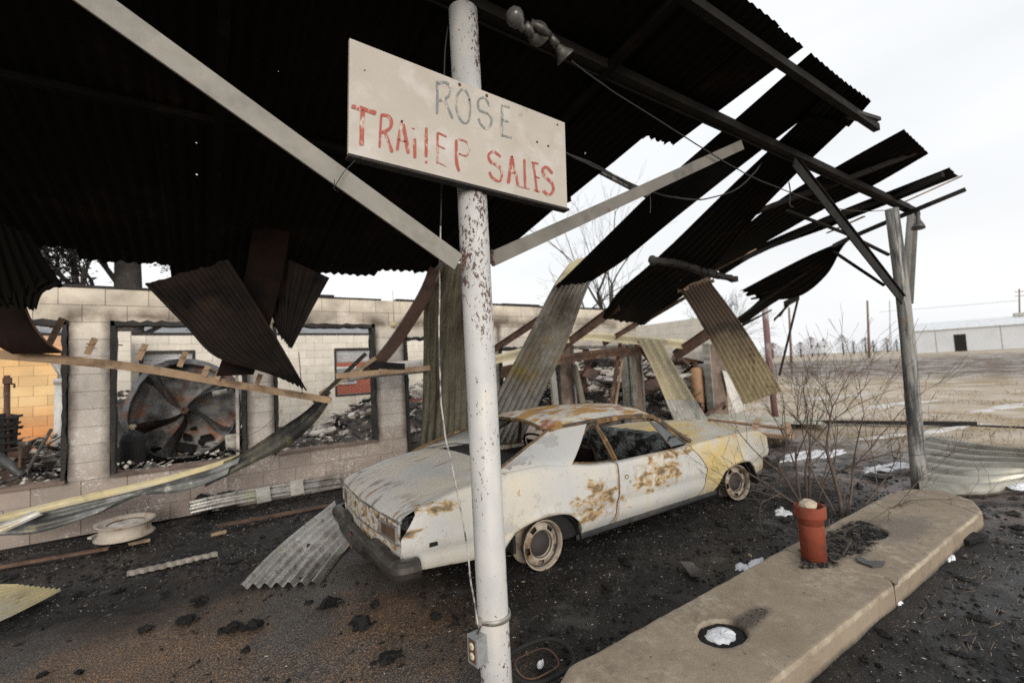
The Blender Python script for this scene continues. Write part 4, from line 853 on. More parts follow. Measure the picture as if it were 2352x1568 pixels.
def strip(name, label, L, Rr, ribs, amp, mat, cat_='roof sheet', torn=(0, 0), sd=1, group=None, k=6, back=None):
    w_ = lambda p: at(*p) if len(p) == 3 else az(p[0], p[1], p[3])
    g = sheet([w_(p) for p in L], [w_(p) for p in Rr], ribs, amp, k, torn[0], torn[1], sd)
    o = g.build(name, mat); return tag(o, label, cat_, group)
strip('hanging_roof_sheet', 'first sooty roof sheet hanging from the beam, nearest the sign', [(1862, 122, 1.25), (1683, 280, 1.88), (1526, 417, 2.45), (1456, 480, 2.9), (1345, 590, 3.7), (1274, 658, 4.3)], [(1952, 197, 1.27), (1774, 325, 1.88), (1612, 452, 2.5), (1521, 525, 2.95), (1430, 600, 3.7), (1357, 647, 4.3)], 8, .010, m_roof, torn=(0, .05), sd=3)
strip('hanging_roof_sheet', 'broad black roof sheet sagging from the beam to the fallen fascia', [(1850, 264, 1.55), (1783, 328, 1.88), (1744, 365, 2.1), (1661, 445, 2.6), (1501, 600, 3.9), (1419, 671, 4.7), (1381, 731, 5.3)], [(1951, 282, 1.46), (1868, 362, 1.87), (1759, 470, 2.5), (1700, 540, 3.1), (1640, 610, 3.9), (1549, 680, 4.8), (1478, 745, 5.3)], 8, .010, m_roof, torn=(.02, .05), sd=4)
strip('eave_sheet', 'black eave sheet end with a bent corner projecting against the sky', [(1930, 180, 1.27), (1841, 276, 1.6)], [(2002, 232, 1.27), (1951, 290, 1.55)], 7, .010, m_roof, sd=5)
g = MB(); g.beam(at(1955, 262, 1.38), at(2010, 278, 1.36), .09, .03); tag(g.build('purlin_end', m_woodch), 'bent black purlin stub at the eave corner', 'purlin')
strip('hanging_roof_sheet', 'third black roof sheet jutting past the beam with a yellow patch at its tip', [(2076, 297, 1.29), (1918, 385, 1.87), (1816, 440, 2.4), (1700, 530, 3.3), (1560, 655, 4.8), (1475, 735, 6)], [(2133, 352, 1.31), (2004, 427, 1.87), (1909, 472, 2.4), (1808, 528, 3.2), (1640, 628, 5.0), (1480, 745, 6.3)], 8, .010, m_roof, torn=(0, .03), sd=6)
strip('hanging_roof_sheet', 'fourth narrow roof sheet jutting beyond the beam end', [(2181, 385, 1.32), (2036, 442, 1.87), (1890, 500, 2.7), (1738, 566, 4.0), (1648, 618, 5.1)], [(2200, 405, 1.33), (2052, 464, 1.87), (1905, 522, 2.7), (1745, 582, 4.0), (1655, 636, 5.1)], 4, .010, m_roof, torn=(.02, .02), sd=7)
g = MB(); g.beam(at(2210, 404, 1.33), at(2075, 465, 1.85), .035, .012); g.beam(at(1985, 497, 2.2), at(1900, 535, 2.8), .035, .012); tag(g.build('torn_trim', m_tanrail), 'thin pale torn edging strip under the fourth sheet', 'trim')
g = MB(); g.beam(at(1738, 572, 4.), at(1420, 735, 6.6), .03, .02); tag(g.build('lit_edge_strip', m_tanrail), 'tan strip drawn in for the lit lower edge of the fourth sheet', 'trim')  # light caught by the sheet edge, painted as a tan strip
for i, (L, lb) in enumerate((([(2216, 430, 1.34), (2100, 478, 1.8), (1956, 540, 2.6), (1915, 560, 3.)], 'lowest black rafter crossing the top of the far post'), ([(2118, 338, 1.34), (1945, 405, 1.86), (1700, 500, 2.9), (1620, 590, 3.8)], 'slim rafter running beneath the third sheet'), ([(2165, 395, 1.34), (2045, 447, 1.87), (1880, 510, 2.7), (1672, 610, 4.9)], 'slim rafter running beneath the fourth sheet'))):
    g = MB(); P = cat([at(*p) for p in L], 4)
    for u_, v_ in zip(P[:-1], P[1:]): g.beam(u_+V((0, 0, -.03)), v_+V((0, 0, -.03)), .045, .05)
    tag(g.build('rafter', m_soot), lb, 'rafter')
strip('torn_roof_sheet', 'ragged black sheet hanging left of the far post brace', [(1956, 545, 2.9), (1861, 585, 3.6), (1775, 628, 4.4), (1700, 668, 5.2)], [(1936, 562, 3.), (1898, 632, 3.7), (1832, 682, 4.5), (1745, 690, 5.2)], 6, .012, m_roof, torn=(0, .16), sd=8)
strip('torn_roof_sheet', 'lower torn black sheet with dangling shreds by the rear post', [(1880, 600, 3.7), (1790, 650, 4.6), (1715, 715, 5.4), (1682, 745, 5.8)], [(1915, 590, 3.4), (1845, 655, 4.4), (1770, 700, 5.4), (1707, 745, 5.8)], 6, .012, m_roof, torn=(0, .1), sd=9)
g = MB(); g.beam(at(1900, 590, 3.5), at(1690, 735, 5.7), .05, .04); tag(g.build('rafter', m_soot), 'rafter slanting between the two torn sheets', 'rafter')
g = MB()
for a, b, wd in (((1850, 660), (1778, 735), .09), ((1835, 680), (1800, 700), .16), ((1810, 700), (1790, 728), .07), ((1772, 712), (1690, 755), .045)): g.beam(at(*a, 4.9), at(*b, 5.1), wd, .01, (0, 1, .3), .015)
tag(g.build('metal_shreds', m_soot), 'dangling metal shreds beside the rear post', 'scrap')
for a, b, ya, yb, wd, ht, mt, lb in (((1128, 800), (1292, 690), 6.9, 5.2, .05, .11, m_rustiron, 'rusty channel rafter emerging right of the white post'), ((1290, 790), (1420, 690), 6.9, 5.0, .06, .16, m_rustiron, 'rusty channel rafter beside the leaning corrugated sheet'), ((1385, 785), (1475, 730), 6.9, 5.9, .05, .1, m_rustiron, 'short rusty rafter ending at the fallen fascia'), ((1548, 806), (1660, 728), 7.0, 5.6, .08, .26, m_rustiron, 'wide rusty rafter behind the hanging striped sheet'), ((1470, 742), (1640, 640), 6.2, 4.9, .04, .06, m_tanrail, 'tan-edged rafter above the fascia')):
    g = MB(); g.beam(at(*a, ya), at(*b, yb), wd, .012); g.beam(at(*a, ya)-V((0, 0, ht/2)), at(*b, yb)-V((0, 0, ht/2)), .012, ht, (0, 0, 1)); tag(g.build('rafter', mt), lb, 'rafter')
g = MB(); P = cat([at(1499, 598, 3.7), at(1560, 606, 3.75), at(1620, 625, 3.8), at(1688, 642, 3.85)], 4)
for u_, v_ in zip(P[:-1], P[1:]): g.beam(u_, v_, .09+random.uniform(-.015, .015), .07, (0, 0, 1), .012)
g.rock(P[0], .055, 3, (1, 1, 1.2)); tag(g.build('charred_timber', m_woodch), 'charred timber stick lying across the sagging sheets', 'timber')
# fallen fascia by the wall
F1 = [(1128, 818, 6.6), (1230, 790, 6.6), (1330, 764, 6.6), (1430, 768, 6.6), (1510, 775, 6.7), (1590, 782, 6.8)]
F2 = [(1128, 838, 6.55), (1230, 812, 6.55), (1330, 782, 6.55), (1430, 788, 6.55), (1510, 795, 6.65), (1585, 803, 6.75)]
strip('fallen_fascia', 'long yellowish bent fascia channel sagging across the right-hand bays', F1, F2, 1, .02, m_paley, 'fascia', sd=11)
strip('fascia_lining', 'brown lining board hanging under the yellow fascia', [(1150, 842, 6.7), (1260, 820, 6.7), (1380, 802, 6.7), (1478, 796, 6.7)], [(1150, 868, 6.7), (1260, 842, 6.7), (1380, 822, 6.7), (1478, 815, 6.7)], 1, .01, m_rustiron, 'board', sd=12)
g = MB(); g.tube([at(1060, 832, 6.5), at(850, 852, 6.5), at(800, 868, 6.5)], [.11, .10, .05], 12); tag(g.build('stove_pipe', m_plaster), 'fat pale pipe lying on the brown rail left of the upright sheet', 'pipe')

# leaning corrugated sheets (lit)
m_lean = M('weathered_corrugated', (.33, .32, .30), .36, .75, [((.14, .125, .10), 1.6, .45, .7), ((.30, .24, .11), 1.1, .55, .7), ((.44, .44, .42), 3, .6, .75), ((.10, .07, .055), 2.3, .62, .72)], .2)
m_lean2 = M('smoked_yellow_corrugated', (.33, .29, .195), .45, .4, [((.075, .06, .045), .8, .44, .58, (1, 1, 1.6)), ((.13, .08, .05), 1.4, .56, .70, (2, 2, .5)), ((.36, .33, .22), 2.6, .62, .8)], .2)
strip('leaning_sheet', 'grey corrugated sheet leaning behind the car roof', [(1313, 600, 4.3), (1270, 660, 4.45), (1210, 775, 4.8), (1143, 902, 5.2), (1060, 1070, 5.6)], [(1375, 612, 4.3), (1345, 672, 4.45), (1300, 790, 4.8), (1235, 932, 5.2), (1165, 1090, 5.6)], 8, .021, m_lean, 'corrugated sheet', (.0, .0), 13)
strip('folded_corner', 'yellowish folded corner at the top of the leaning grey sheet', [(1313, 600, 4.28), (1274, 655, 4.3)], [(1354, 586, 4.1), (1300, 640, 4.2)], 2, .008, m_yel, 'corrugated sheet', sd=14)
strip('upright_sheet', 'dark green stained corrugated sheet standing behind the white post', [(1008, 608, 5.0), (975, 690, 5.2), (972, 800, 5.5), (970, 950, 5.8), (958, 1060, 6.0)], [(1085, 600, 5.0), (1086, 690, 5.3), (1086, 800, 5.6), (1086, 950, 5.9), (1080, 1070, 6.0)], 8, .022, m_green, 'corrugated sheet', sd=15)
strip('hanging_striped_sheet', 'brown and yellow striped corrugated sheet dangling right of the car', [(1561, 664, 4.6), (1640, 795, 4.8), (1708, 929, 5.0)], [(1628, 642, 4.6), (1715, 762, 4.8), (1797, 898, 5.0)], 9, .020, scorch_mat(), 'corrugated sheet', (.01, .0), 16)
strip('sheet_top_fold', 'pale torn fold along the top of the striped hanging sheet', [(1558, 662, 4.62), (1556, 672, 4.6)], [(1632, 634, 4.62), (1634, 644, 4.6)], 3, .008, m_tanrail, 'corrugated sheet', (.05, .03), 17)
strip('leaning_yellow_sheet', 'pale yellow ribbed panel leaning behind the car bonnet', [(1464, 778, 6.6), (1500, 850, 6.6), (1540, 945, 6.6), (1570, 1010, 6.6)], [(1518, 780, 6.6), (1556, 850, 6.6), (1612, 945, 6.6), (1650, 1010, 6.6)], 3, .018, m_paley, 'corrugated sheet', sd=18)
strip('leaning_yellow_sheet', 'silver lower end of the ribbed panel, resting behind the bonnet', [(1528, 918, 6.5), (1552, 975, 6.3), (1560, 1000, 6.2)], [(1597, 918, 6.5), (1640, 985, 6.3), (1655, 1010, 6.2)], 9, .012, m_galv, 'corrugated sheet', sd=19)
strip('white_torn_panel', 'torn white lath panel leaning at the end of the building', [(1660, 850, 7.1), (1672, 900, 7.1), (1690, 948, 7.1)], [(1672, 855, 7.1), (1700, 890, 7.1), (1712, 940, 7.1)], 5, .012, m_white, 'panel', (.02, .02), 20)
# left hanging sheets
strip('hanging_roof_sheet', 'large brownish roof sheet hanging point-down before the middle window', [(332, 652, 4.6), (425, 748, 4.7), (500, 822, 4.75), (625, 858, 4.8)], [(525, 597, 4.5), (590, 700, 4.6), (650, 800, 4.7), (705, 896, 4.8)], 8, .013, m_hang, torn=(.02, .06), sd=21)
strip('hanging_roof_sheet', 'second dark sheet hanging behind, its square corner against the sky', [(585, 560, 4.9), (610, 680, 5.0), (640, 768, 5.0)], [(757, 638, 4.9), (712, 720, 5.0), (669, 803, 5.0)], 6, .013, m_hang, torn=(.0, .06), sd=22)
strip('hanging_roof_sheet', 'black sheet hanging at the far left with a ragged lower corner', [(-90, 480, 4.2), (-70, 600, 4.35), (-60, 700, 4.5)], [(68, 538, 4.2), (104, 596, 4.35), (146, 658, 4.5)], 7, .013, m_roof, torn=(.0, .0), sd=23)
strip('hanging_roof_sheet', 'ragged lower flap of the black sheet at the far left', [(-60, 600, 4.45), (-50, 660, 4.5), (-10, 700, 4.5)], [(146, 652, 4.45), (100, 672, 4.5), (84, 712, 4.5)], 7, .013, m_roof, torn=(.0, .09), sd=24)
mredch = M('dark_red_channel', (.017, .009, .0075), .8, 0, [((.008, .007, .007), 3, .45, .65), ((.05, .025, .018), 5, .62, .75)], .3, spec=.12)
def channel(name, label, pts, wd, mt, edge_mt=None, k=6, wdir=(1, 0, 0), lip=.03):
    P = cat([at(*p) for p in pts], k); W = V(wdir).normalized(); g = MB(); t_ = T(name, label, 'channel', tuple(P[-1]))
    g.grid([[p-W*wd/2+V((0, 0, .0)), p+W*wd/2] for p in P], True); 
    g.grid([[p+W*(wd/2-.003), p+W*(wd/2+.004)+V((0, -.004, .004)), p+W*(wd/2)+V((0, lip*.9, lip*.4))] for p in P], True)
    g.grid([[p-W*(wd/2)+V((0, lip, .01)), p-W*(wd/2)] for p in P], True); g.build('web', mt, t_)
    if edge_mt:
        g = MB(); g.grid([[p+W*(wd/2+.005)+V((0, -.012, -.004)), p+W*(wd/2+.012)+V((0, -.006, .004))] for p in P], True); g.tube([p+W*(wd/2+.004) for p in P], .006, 5); g.build('lip', edge_mt, t_)
    return t_
channel('bent_channel', 'curved dark red channel bending down to the brown rail at far left', [(-40, 560, 4.6), (-22, 650, 4.8), (5, 730, 4.9), (45, 785, 4.95), (88, 812, 5.0)], .28, mredch, m_rustiron)
channel('bent_channel', 'dark red channel descending between the two hanging sheets', [(635, 430, 4.4), (622, 540, 4.6), (605, 640, 4.8), (575, 760, 4.95), (540, 862, 5.05)], .30, mredch, None)
channel('bent_channel', 'curved brown channel bending from the upright sheet to the short rail', [(1020, 560, 4.9), (985, 660, 5.1), (925, 760, 5.3), (880, 820, 5.4), (848, 852, 5.5)], .17, M('brown_channel', (.10, .06, .045), .7, .1, [((.04, .03, .028), 4, .5, .7)]), m_rustiron)
# brown rails
rail = T('fallen_rail', 'long tan angle-iron rail sagging across the left windows', 'rail', tuple(at(400, 860, 5.2)))
P = cat([at(-60, 800, 5.1), at(148, 818, 5.15), at(330, 838, 5.2), at(520, 872, 5.3), at(760, 913, 5.4)], 5); g = MB()
for a, b in zip(P[:-1], P[1:]): g.beam(a, b, .07, .008); g.beam(a-V((0, .035, .035)), b-V((0, .035, .035)), .008, .065)
g.build('angle_iron', m_tanrail, rail)
for x, y, s in ((200, 800, 1), (318, 812, 1), (412, 828, 1), (468, 850, .7), (497, 858, .6), (590, 868, .7), (112, 778, 1.6)):
    q = at(x, y+14, 5.22); g = MB(); g.beam(q, q+V((.05*s, 0, .14*s)), .045, .006, (0, 1, 0)); g.box(q+V((.02*s, -.012, .09*s)), (.05, .02, .01)); g.build('bracket', m_tanrail, rail)
g = MB(); a, b = at(770, 858, 5.4), at(985, 840, 5.5); g.beam(a, b, .07, .008); g.beam(a-V((0, .035, .03)), b-V((0, .035, .03)), .008, .055); tag(g.build('fallen_rail', m_tanrail), 'short tan rail left of the upright green sheet', 'rail')
for a, b, wd, mt, lb in (((840, 812), (722, 925), .05, m_woodch, 'splintered board rising from the end of the long rail'), ((862, 822), (735, 905), .05, m_wood, 'thin split lath beside the splintered board'), ((930, 842), (850, 838), .08, m_char, 'burnt stub lying on the short rail')):
    g = MB(); g.beam(at(*a, 5.4), at(*b, 5.4), wd, .02, (0, 1, 0), .008); tag(g.build('splintered_board', mt), lb, 'board')
# fallen gutter, yellow flange + grey trough
gut = T('fallen_gutter', 'long bent yellow and grey gutter trailing down along the wall foot', 'gutter', tuple(at(300, 1140, 6.4)))
A1 = [(-70, 1196, 6.5), (0, 1181, 6.5), (162, 1142, 6.5), (324, 1107, 6.5), (459, 1072, 6.4), (554, 1041, 6.3)]
A2 = [(-70, 1214, 6.45), (0, 1199, 6.45), (162, 1160, 6.45), (324, 1124, 6.45), (459, 1088, 6.35), (524, 1062, 6.25)]
A3 = [(-70, 1240, 6.3), (0, 1229, 6.3), (89, 1223, 6.3), (216, 1182, 6.3), (305, 1140, 6.3), (421, 1128, 6.2), (513, 1093, 6.1)]
sheet([at(*p) for p in A1], [at(*p) for p in A2], 1, .006, 6, 0, 0, 31, 6).build('flange', m_yel, gut)
sheet([at(*p) for p in A2]+[at(560, 1045, 6.2)], [at(*p) for p in A3], 2, .02, 6, 0, 0, 32, 8).build('trough', M('grimy_trough', (.13, .135, .135), .5, .4, [((.55, .54, .5), 4, .58, .7, (2, 2, 1)), ((.05, .05, .045), 2.5, .45, .62), ((.33, .28, .14), 3.2, .6, .72)], .3), gut)
B1 = [(754, 895, 5.6), (700, 945, 5.8), (640, 985, 6.0), (560, 1038, 6.2), (515, 1060, 6.3)]; B2 = [(762, 915, 5.5), (728, 965, 5.7), (668, 1020, 5.9), (590, 1060, 6.1), (470, 1120, 6.25)]
sheet([at(*p) for p in B1], [at(*p) for p in B2], 1, .03, 6, 0, 0, 33, 10).build('twisted_end', M('sooty_gutter', (.10, .095, .08), .5, .4, [((.28, .24, .11), 3, .52, .68, (3, 3, 1)), ((.02, .02, .02), 2.3, .45, .62)]), gut)
strip('gutter_flap', 'torn pale flap lying across the gutter at the far left', [(-10, 1205, 6.25), (78, 1172, 6.3)], [(-5, 1228, 6.2), (100, 1180, 6.25)], 1, .01, m_galv, 'sheet scrap', sd=34)
strip('downspout', 'silver ribbed downspout lying against the foot of the wall', [(436, 1150, 6.9), (520, 1132, 6.9), (640, 1112, 6.95), (782, 1092, 7.0)], [(436, 1180, 6.8), (520, 1162, 6.8), (640, 1140, 6.85), (782, 1118, 6.9)], 2, .02, m_silver, 'downspout', (.02, 0), 35)
g = MB(); 
for x, y, q in ((603, 1137, 'left'), (680, 1120, 'right')):
    g = MB(); g.beam(at(x, y-18, 6.85), at(x+4, y+16, 6.75), .16, .02, (0, 1, 0)); tag(g.build('downspout_bracket', m_galv), 'crushed %s bracket plate on the silver downspout' % q, 'bracket')
# ground sheets
strip('ground_sheet', 'ribbed silver corrugated sheet lying under the rear bumper', [(548, 1350, 4.35), (640, 1255, 5.0), (768, 1150, 5.9)], [(737, 1338, 3.98), (775, 1285, 4.4), (815, 1238, 4.75)], 7, .020, m_silver, 'corrugated sheet', (.0, .0), 36)
strip('ground_sheet', 'yellow corrugated sheet end at the lower left edge', [(-90, 1368, 5.3), (-40, 1345, 5.4), (38, 1343, 5.35)], [(-90, 1450, 4.6), (0, 1426, 4.75), (145, 1353, 5.2)], 9, .010, m_yel, 'corrugated sheet', sd=37)
strip('ground_sheet', 'large grey corrugated sheet lying at the right edge beyond the island', [(2106, 1002, 0, .26), (2230, 1018, 0, .30), (2420, 1046, 0, .34)], [(2112, 1128, 0, .05), (2230, 1134, 0, .05), (2420, 1112, 0, .06)], 7, .045, M('dull_greenish_corrugated', (.36, .35, .30), .4, .6, [((.20, .18, .14), 2, .5, .7)], .15), 'corrugated sheet', sd=38)
c = az(2345, 1112, .07); g = MB(); g.rock(c+V((0, .0, 0)), .17, 5, (1.6, .5, .18), .3, 3); tag(g.build('snow_lump', m_snow), 'snow lying on the grey corrugated sheet at the right edge', 'snow')
g = MB(); P = [az(1655, 977, .07), az(1900, 969, .05), az(2240, 973, .04)]; g.beam(P[0], P[1], .18, .08, (0, 0, 1), .02); g.beam(P[1], P[2], .16, .07, (0, 0, 1), .02); tag(g.build('edging_beam', m_char), 'long black edging beam lying before the field', 'beam')
g = MB(); g.beam(az(2240, 978), az(2420, 985), .05, .05); tag(g.build('edging_bar', m_char), 'thin black bar at the right end of the edging beam', 'bar')
# fallen door / panel behind the bonnet
fd = T('fallen_panel_door', 'fallen pale panel with tan battens lying beyond the car', 'panel', tuple(az(1720, 985, 0)))
Z = .18; q = [az(1618, 958, Z), az(1805, 972, Z), az(1818, 1002, Z), az(1665, 990, Z)]
g = MB(); g.add(q+[p-V((0, 0, .06)) for p in q], [(0, 3, 2, 1), (4, 5, 6, 7), (0, 1, 5, 4), (1, 2, 6, 5), (2, 3, 7, 6), (3, 0, 4, 7)]); g.build('board', m_plaster, fd)
for a, b in (((1618, 962), (1812, 985)), ((1664, 990), (1818, 1003)), ((1742, 962), (1728, 998)), ((1806, 972), (1816, 1003))):
    g = MB(); g.beam(az(*a, Z+.02), az(*b, Z+.02), .12, .05); g.build('batten', M('tan_batten', (.36, .23, .14), .85) if 'tan_batten' not in bpy.data.materials else bpy.data.materials['tan_batten'], fd)
strip('green_board', 'long pale green board lying from the fallen panel to the building', [(1580, 948, 7.6), (1700, 953, 6.6), (1880, 962, 5)], [(1620, 965, 6.4), (1750, 972, 5.4), (1900, 975, 4.3)], 1, .004, M('pale_green_board', (.36, .36, .28), .8, 0, [((.22, .17, .12), 3, .5, .7)]), 'board', sd=40)

# ------------------------------------------------ sign
SY = 1.775
sg = T('trailer_sales_sign', 'hand-painted rectangular sign reading ROSE TRAILER SALES bolted to the near post', 'sign', (1.05, SY, 2.45))
c4 = [at(803, 88, SY), at(1297, 282, SY), at(1303, 478, SY), at(800, 352, SY)]
def sp(u, v): return lerp(lerp(c4[0], c4[1], u), lerp(c4[3], c4[2], u), v)
g = MB(); th = V((0, .018, 0)); g.add([c4[3], c4[2], c4[1], c4[0]]+[p+th for p in (c4[3], c4[2], c4[1], c4[0])], [(0, 1, 2, 3), (7, 6, 5, 4), (0, 4, 5, 1), (1, 5, 6, 2), (2, 6, 7, 3), (3, 7, 4, 0)]); g.build('board', m_board, sg)
g = MB(); t_ = c4[2]+V((.012, .0, -.006)); g.beam(c4[3]+V((0, .02, -.006)), t_+V((0, .02, 0)), .045, .012); g.build('bottom_rail', m_woodch, sg)
# letters as flat brush strokes, picture coordinates of the sign detail
def zs(x, y): return at((830+x*570/2031)*.9408, (80+y*440/1568)*.9408, SY-.0022)
def stroke(g, pts, wd):
    P = [V((p[0], p[1], 0)) for p in pts]
    P = cat(P, 5) if len(P) > 2 else [lerp(P[0], P[1], i/5) for i in range(6)]
    rows = []; n = len(P)
    for i, p in enumerate(P):
        d = (P[min(i+1, n-1)]-P[max(i-1, 0)]).normalized(); nn = V((-d.y, d.x, 0)); w_ = wd*(.42+.12*mn.noise(p*.02)); w_ *= .75 if i in (0, n-1) else 1
        rows.append([zs(*(p+nn*w_).xy), zs(*(p-nn*w_).xy)])
    for i in range(len(rows)-1):
        a, b = rows[i], rows[i+1]; g.add([a[0], a[1], b[1], b[0]], [(0, 1, 2, 3), (3, 2, 1, 0)][:1])
red = [([(100, 640), (205, 665), (315, 700)], 46), ([(200, 670), (192, 820), (188, 980)], 48),
 ([(360, 715), (352, 850), (345, 1000)], 24), ([(355, 715), (420, 725), (448, 775), (430, 835), (360, 870)], 34), ([(395, 870), (425, 950), (455, 1040)], 30),
 ([(540, 760), (515, 900), (498, 1025)], 30), ([(540, 760), (570, 900), (595, 1050)], 38), ([(505, 925), (580, 950)], 18),
 ([(650, 920), (652, 1090)], 34), ([(625, 830), (652, 838)], 10), ([(752, 825), (750, 1080)], 32), ([(750, 1115), (750, 1135)], 26),
 ([(850, 870), (846, 1140)], 24), ([(850, 868), (930, 905)], 18), ([(850, 980), (915, 1010)], 16), ([(846, 1125), (930, 1165)], 8),
 ([(1012, 930), (1015, 1120), (1038, 1205)], 30), ([(1030, 925), (1100, 950), (1130, 1010), (1100, 1070), (1035, 1050)], 16),
 ([(1400, 1080), (1340, 1035), (1295, 1060), (1310, 1120), (1385, 1165), (1410, 1230), (1390, 1290), (1330, 1265), (1300, 1210)], 26),
 ([(1495, 1070), (1480, 1200), (1465, 1310)], 30), ([(1495, 1070), (1530, 1220), (1550, 1335)], 26), ([(1480, 1210), (1530, 1225)], 16),
 ([(1605, 1100), (1608, 1230), (1615, 1345)], 24), ([(1550, 1335), (1650, 1360)], 10), ([(1680, 1125), (1700, 1260), (1715, 1385)], 22), ([(1665, 1125), (1728, 1140)], 22), ([(1700, 1250), (1738, 1265)], 14), ([(1690, 1365), (1738, 1385)], 20),
 ([(1850, 1225), (1800, 1170), (1765, 1190), (1785, 1250), (1845, 1310), (1855, 1375), (1815, 1410), (1765, 1370)], 30)]
grey = [([(845, 420), (848, 560), (845, 705)], 26), ([(848, 445), (910, 430), (960, 470), (955, 540), (900, 580), (860, 590)], 28), ([(910, 585), (945, 660), (980, 745)], 24),
 ([(1060, 490), (1015, 560), (1018, 680), (1060, 770), (1110, 780), (1132, 700), (1125, 570), (1090, 500), (1060, 490)], 20),
 ([(1305, 640), (1260, 565), (1205, 590), (1215, 670), (1295, 710), (1320, 775), (1280, 835), (1230, 800), (1205, 745)], 22),
 ([(1412, 630), (1410, 770), (1408, 905)], 24), ([(1405, 630), (1480, 650)], 20), ([(1410, 755), (1465, 775)], 18), ([(1400, 888), (1495, 915)], 20)]
def letters(L, mat, lab):
    i = 0
    for n_ in lab:
        g = MB()
        for p, w_ in L[i:i+n_]: stroke(g, p, w_)
        i += n_; g.build('letter', mat, sg)
letters(red, m_red, (2, 3, 3, 2, 2, 4, 2, 1, 3, 1, 1, 4, 1)); letters(grey, m_grey, (3, 1, 1, 4))
for x, y, r_ in ((1041, 450, .0075), (1277, 547, .0075), (1124, 585, .004), (1715, 950, .005), (1812, 985, .005), (1892, 800, .004), (215, 327, .0022), (175, 1082, .0025)):
    g = MB(); g.lathe([(.001, .004), (r_*.7, .004), (r_, .001), (r_, -.001)], zs(x, y), (0, -1, 0), 12); g.build('bolt', m_rustiron if r_ > .006 else m_woodch, sg)
g = MB(); P = [at(822, 362, SY+.01), at(790, 395, 1.77), at(768, 430, 1.76), at(765, 432, 1.80)]; g.tube(P, .0018, 5); g.tube([at(768, 412, 1.77), at(768, 436, 1.77), at(778, 440, 1.78)], .0015, 5); tag(g.build('tie_wire', m_wire), 'thin wire tying the sign corner to the white brace', 'wire')

# ------------------------------------------------ floodlights on the beam
fl = T('twin_floodlight', 'twin-bulb floodlight bracket mounted on the beam above the sign', 'floodlight', tuple(at(1235, 70, 1.8)))
LYY = 1.74
c = at(1183, 41, LYY); g = MB(); g.lathe([(.001, -.048), (.028, -.042), (.046, -.018), (.047, .006), (.034, .034), (.018, .048), (.016, .07), (.001, .07)], c, (.75, .1, -.55), 24); g.build('bulb', M('sooty_glass_bulb', (.10, .10, .10), .25), fl)
g = MB(); g.lathe([(.001, 0), (.024, 0), (.026, .03), (.018, .06), (.001, .06)], at(1205, 57, LYY), (.8, .1, -.5), 16); g.build('socket', m_lamp, fl)
c = at(1235, 78, LYY+.02); g = MB(); g.lathe([(.001, -.03), (.05, -.03), (.056, -.015), (.056, .02), (.001, .02)], c, (-.3, -.85, -.3), 24); g.tube([c+V((-.06, -.02, .02)), c+V((0, -.04, 0)), c+V((.06, -.02, -.0))], .022, 10); g.build('junction_box', m_lamp, fl)
c = at(1262, 82, LYY); c2 = at(1280, 105, LYY); c3 = at(1300, 134, LYY); ax_ = (c3-c2).normalized()
g = MB(); g.tube([c, c2], [.018, .022], 12); g.build('socket', m_lamp, fl)
g = MB(); g.lathe([(.016, 0), (.018, .006), (.022, .01), (.03, .035), (.05, .062), (.056, .068), (.054, .075), (.001, .07)], c2, ax_, 28); g.build('reflector_lamp', m_lamp, fl)

# ------------------------------------------------ wires
def wire(label, pts, r_=.004, mt=m_wire, k=6, n=6):
    g = MB(); P = cat([at(*p) for p in pts], k)
    P = [p+V((mn.noise(p*9)*.004, 0, mn.noise(p*9+V((4, 4, 4)))*.004)) for p in P]
    g.tube(P, r_, n, True); tag(g.build('dangling_wire', mt), label, 'wire')
wire('long black cable drooping from the floodlights past the brace to the far post', [(1312, 140, 1.75), (1400, 205, 1.8), (1495, 265, 1.8), (1605, 335, 1.82), (1715, 400, 1.85), (1810, 440, 1.9), (1920, 478, 1.9), (2000, 485, 1.9), (2075, 478, 1.87)], .0045)
wire('sagging black wire looping from the sign edge to the hanging sheets', [(1300, 352, 1.85), (1400, 400, 2.0), (1495, 440, 2.1), (1560, 455, 2.1), (1620, 457, 2.1), (1690, 435, 2.1), (1735, 395, 2.1), (1755, 365, 2.1)], .006)
wire('charred insulation tangled along the conduit', [(1310, 356, 2.2), (1380, 385, 2.3), (1440, 422, 2.3), (1490, 445, 2.3)], .007)
wire('frayed pale cable hanging down the left side of the near post', [(1012, 520, 1.95), (1009, 700, 1.92), (1010, 860, 1.9), (1020, 985, 1.88), (1036, 1060, 1.87), (1052, 1140, 1.86), (1068, 1220, 1.85), (1080, 1320, 1.84), (1093, 1400, 1.84), (1098, 1432, 1.82)], .0042, m_wirep)
wire('thin black wire knotted below the frayed cable', [(1030, 60, 1.95), (1022, 130, 1.95), (1018, 300, 1.95), (1012, 520, 1.95)], .004)
wire('short vertical hook wire under the near brace', [(1493, 440, 1.9), (1494, 470, 1.9), (1493, 490, 1.9)], .003)
wire('hook and tangled wire knot near the far brace', [(1812, 418, 2.0), (1815, 440, 2.0), (1814, 470, 2.0), (1822, 475, 2.0)], .006)
wire('very thin wire hanging in front of the right hanging sheet', [(686, 808, 4.8), (690, 850, 4.8), (694, 905, 4.8)], .004)
wire('wire looped across the pier of the middle window', [(500, 960, 7.0), (530, 985, 7.0), (560, 1000, 7.0), (600, 985, 7.0), (650, 940, 7.0)], .003)

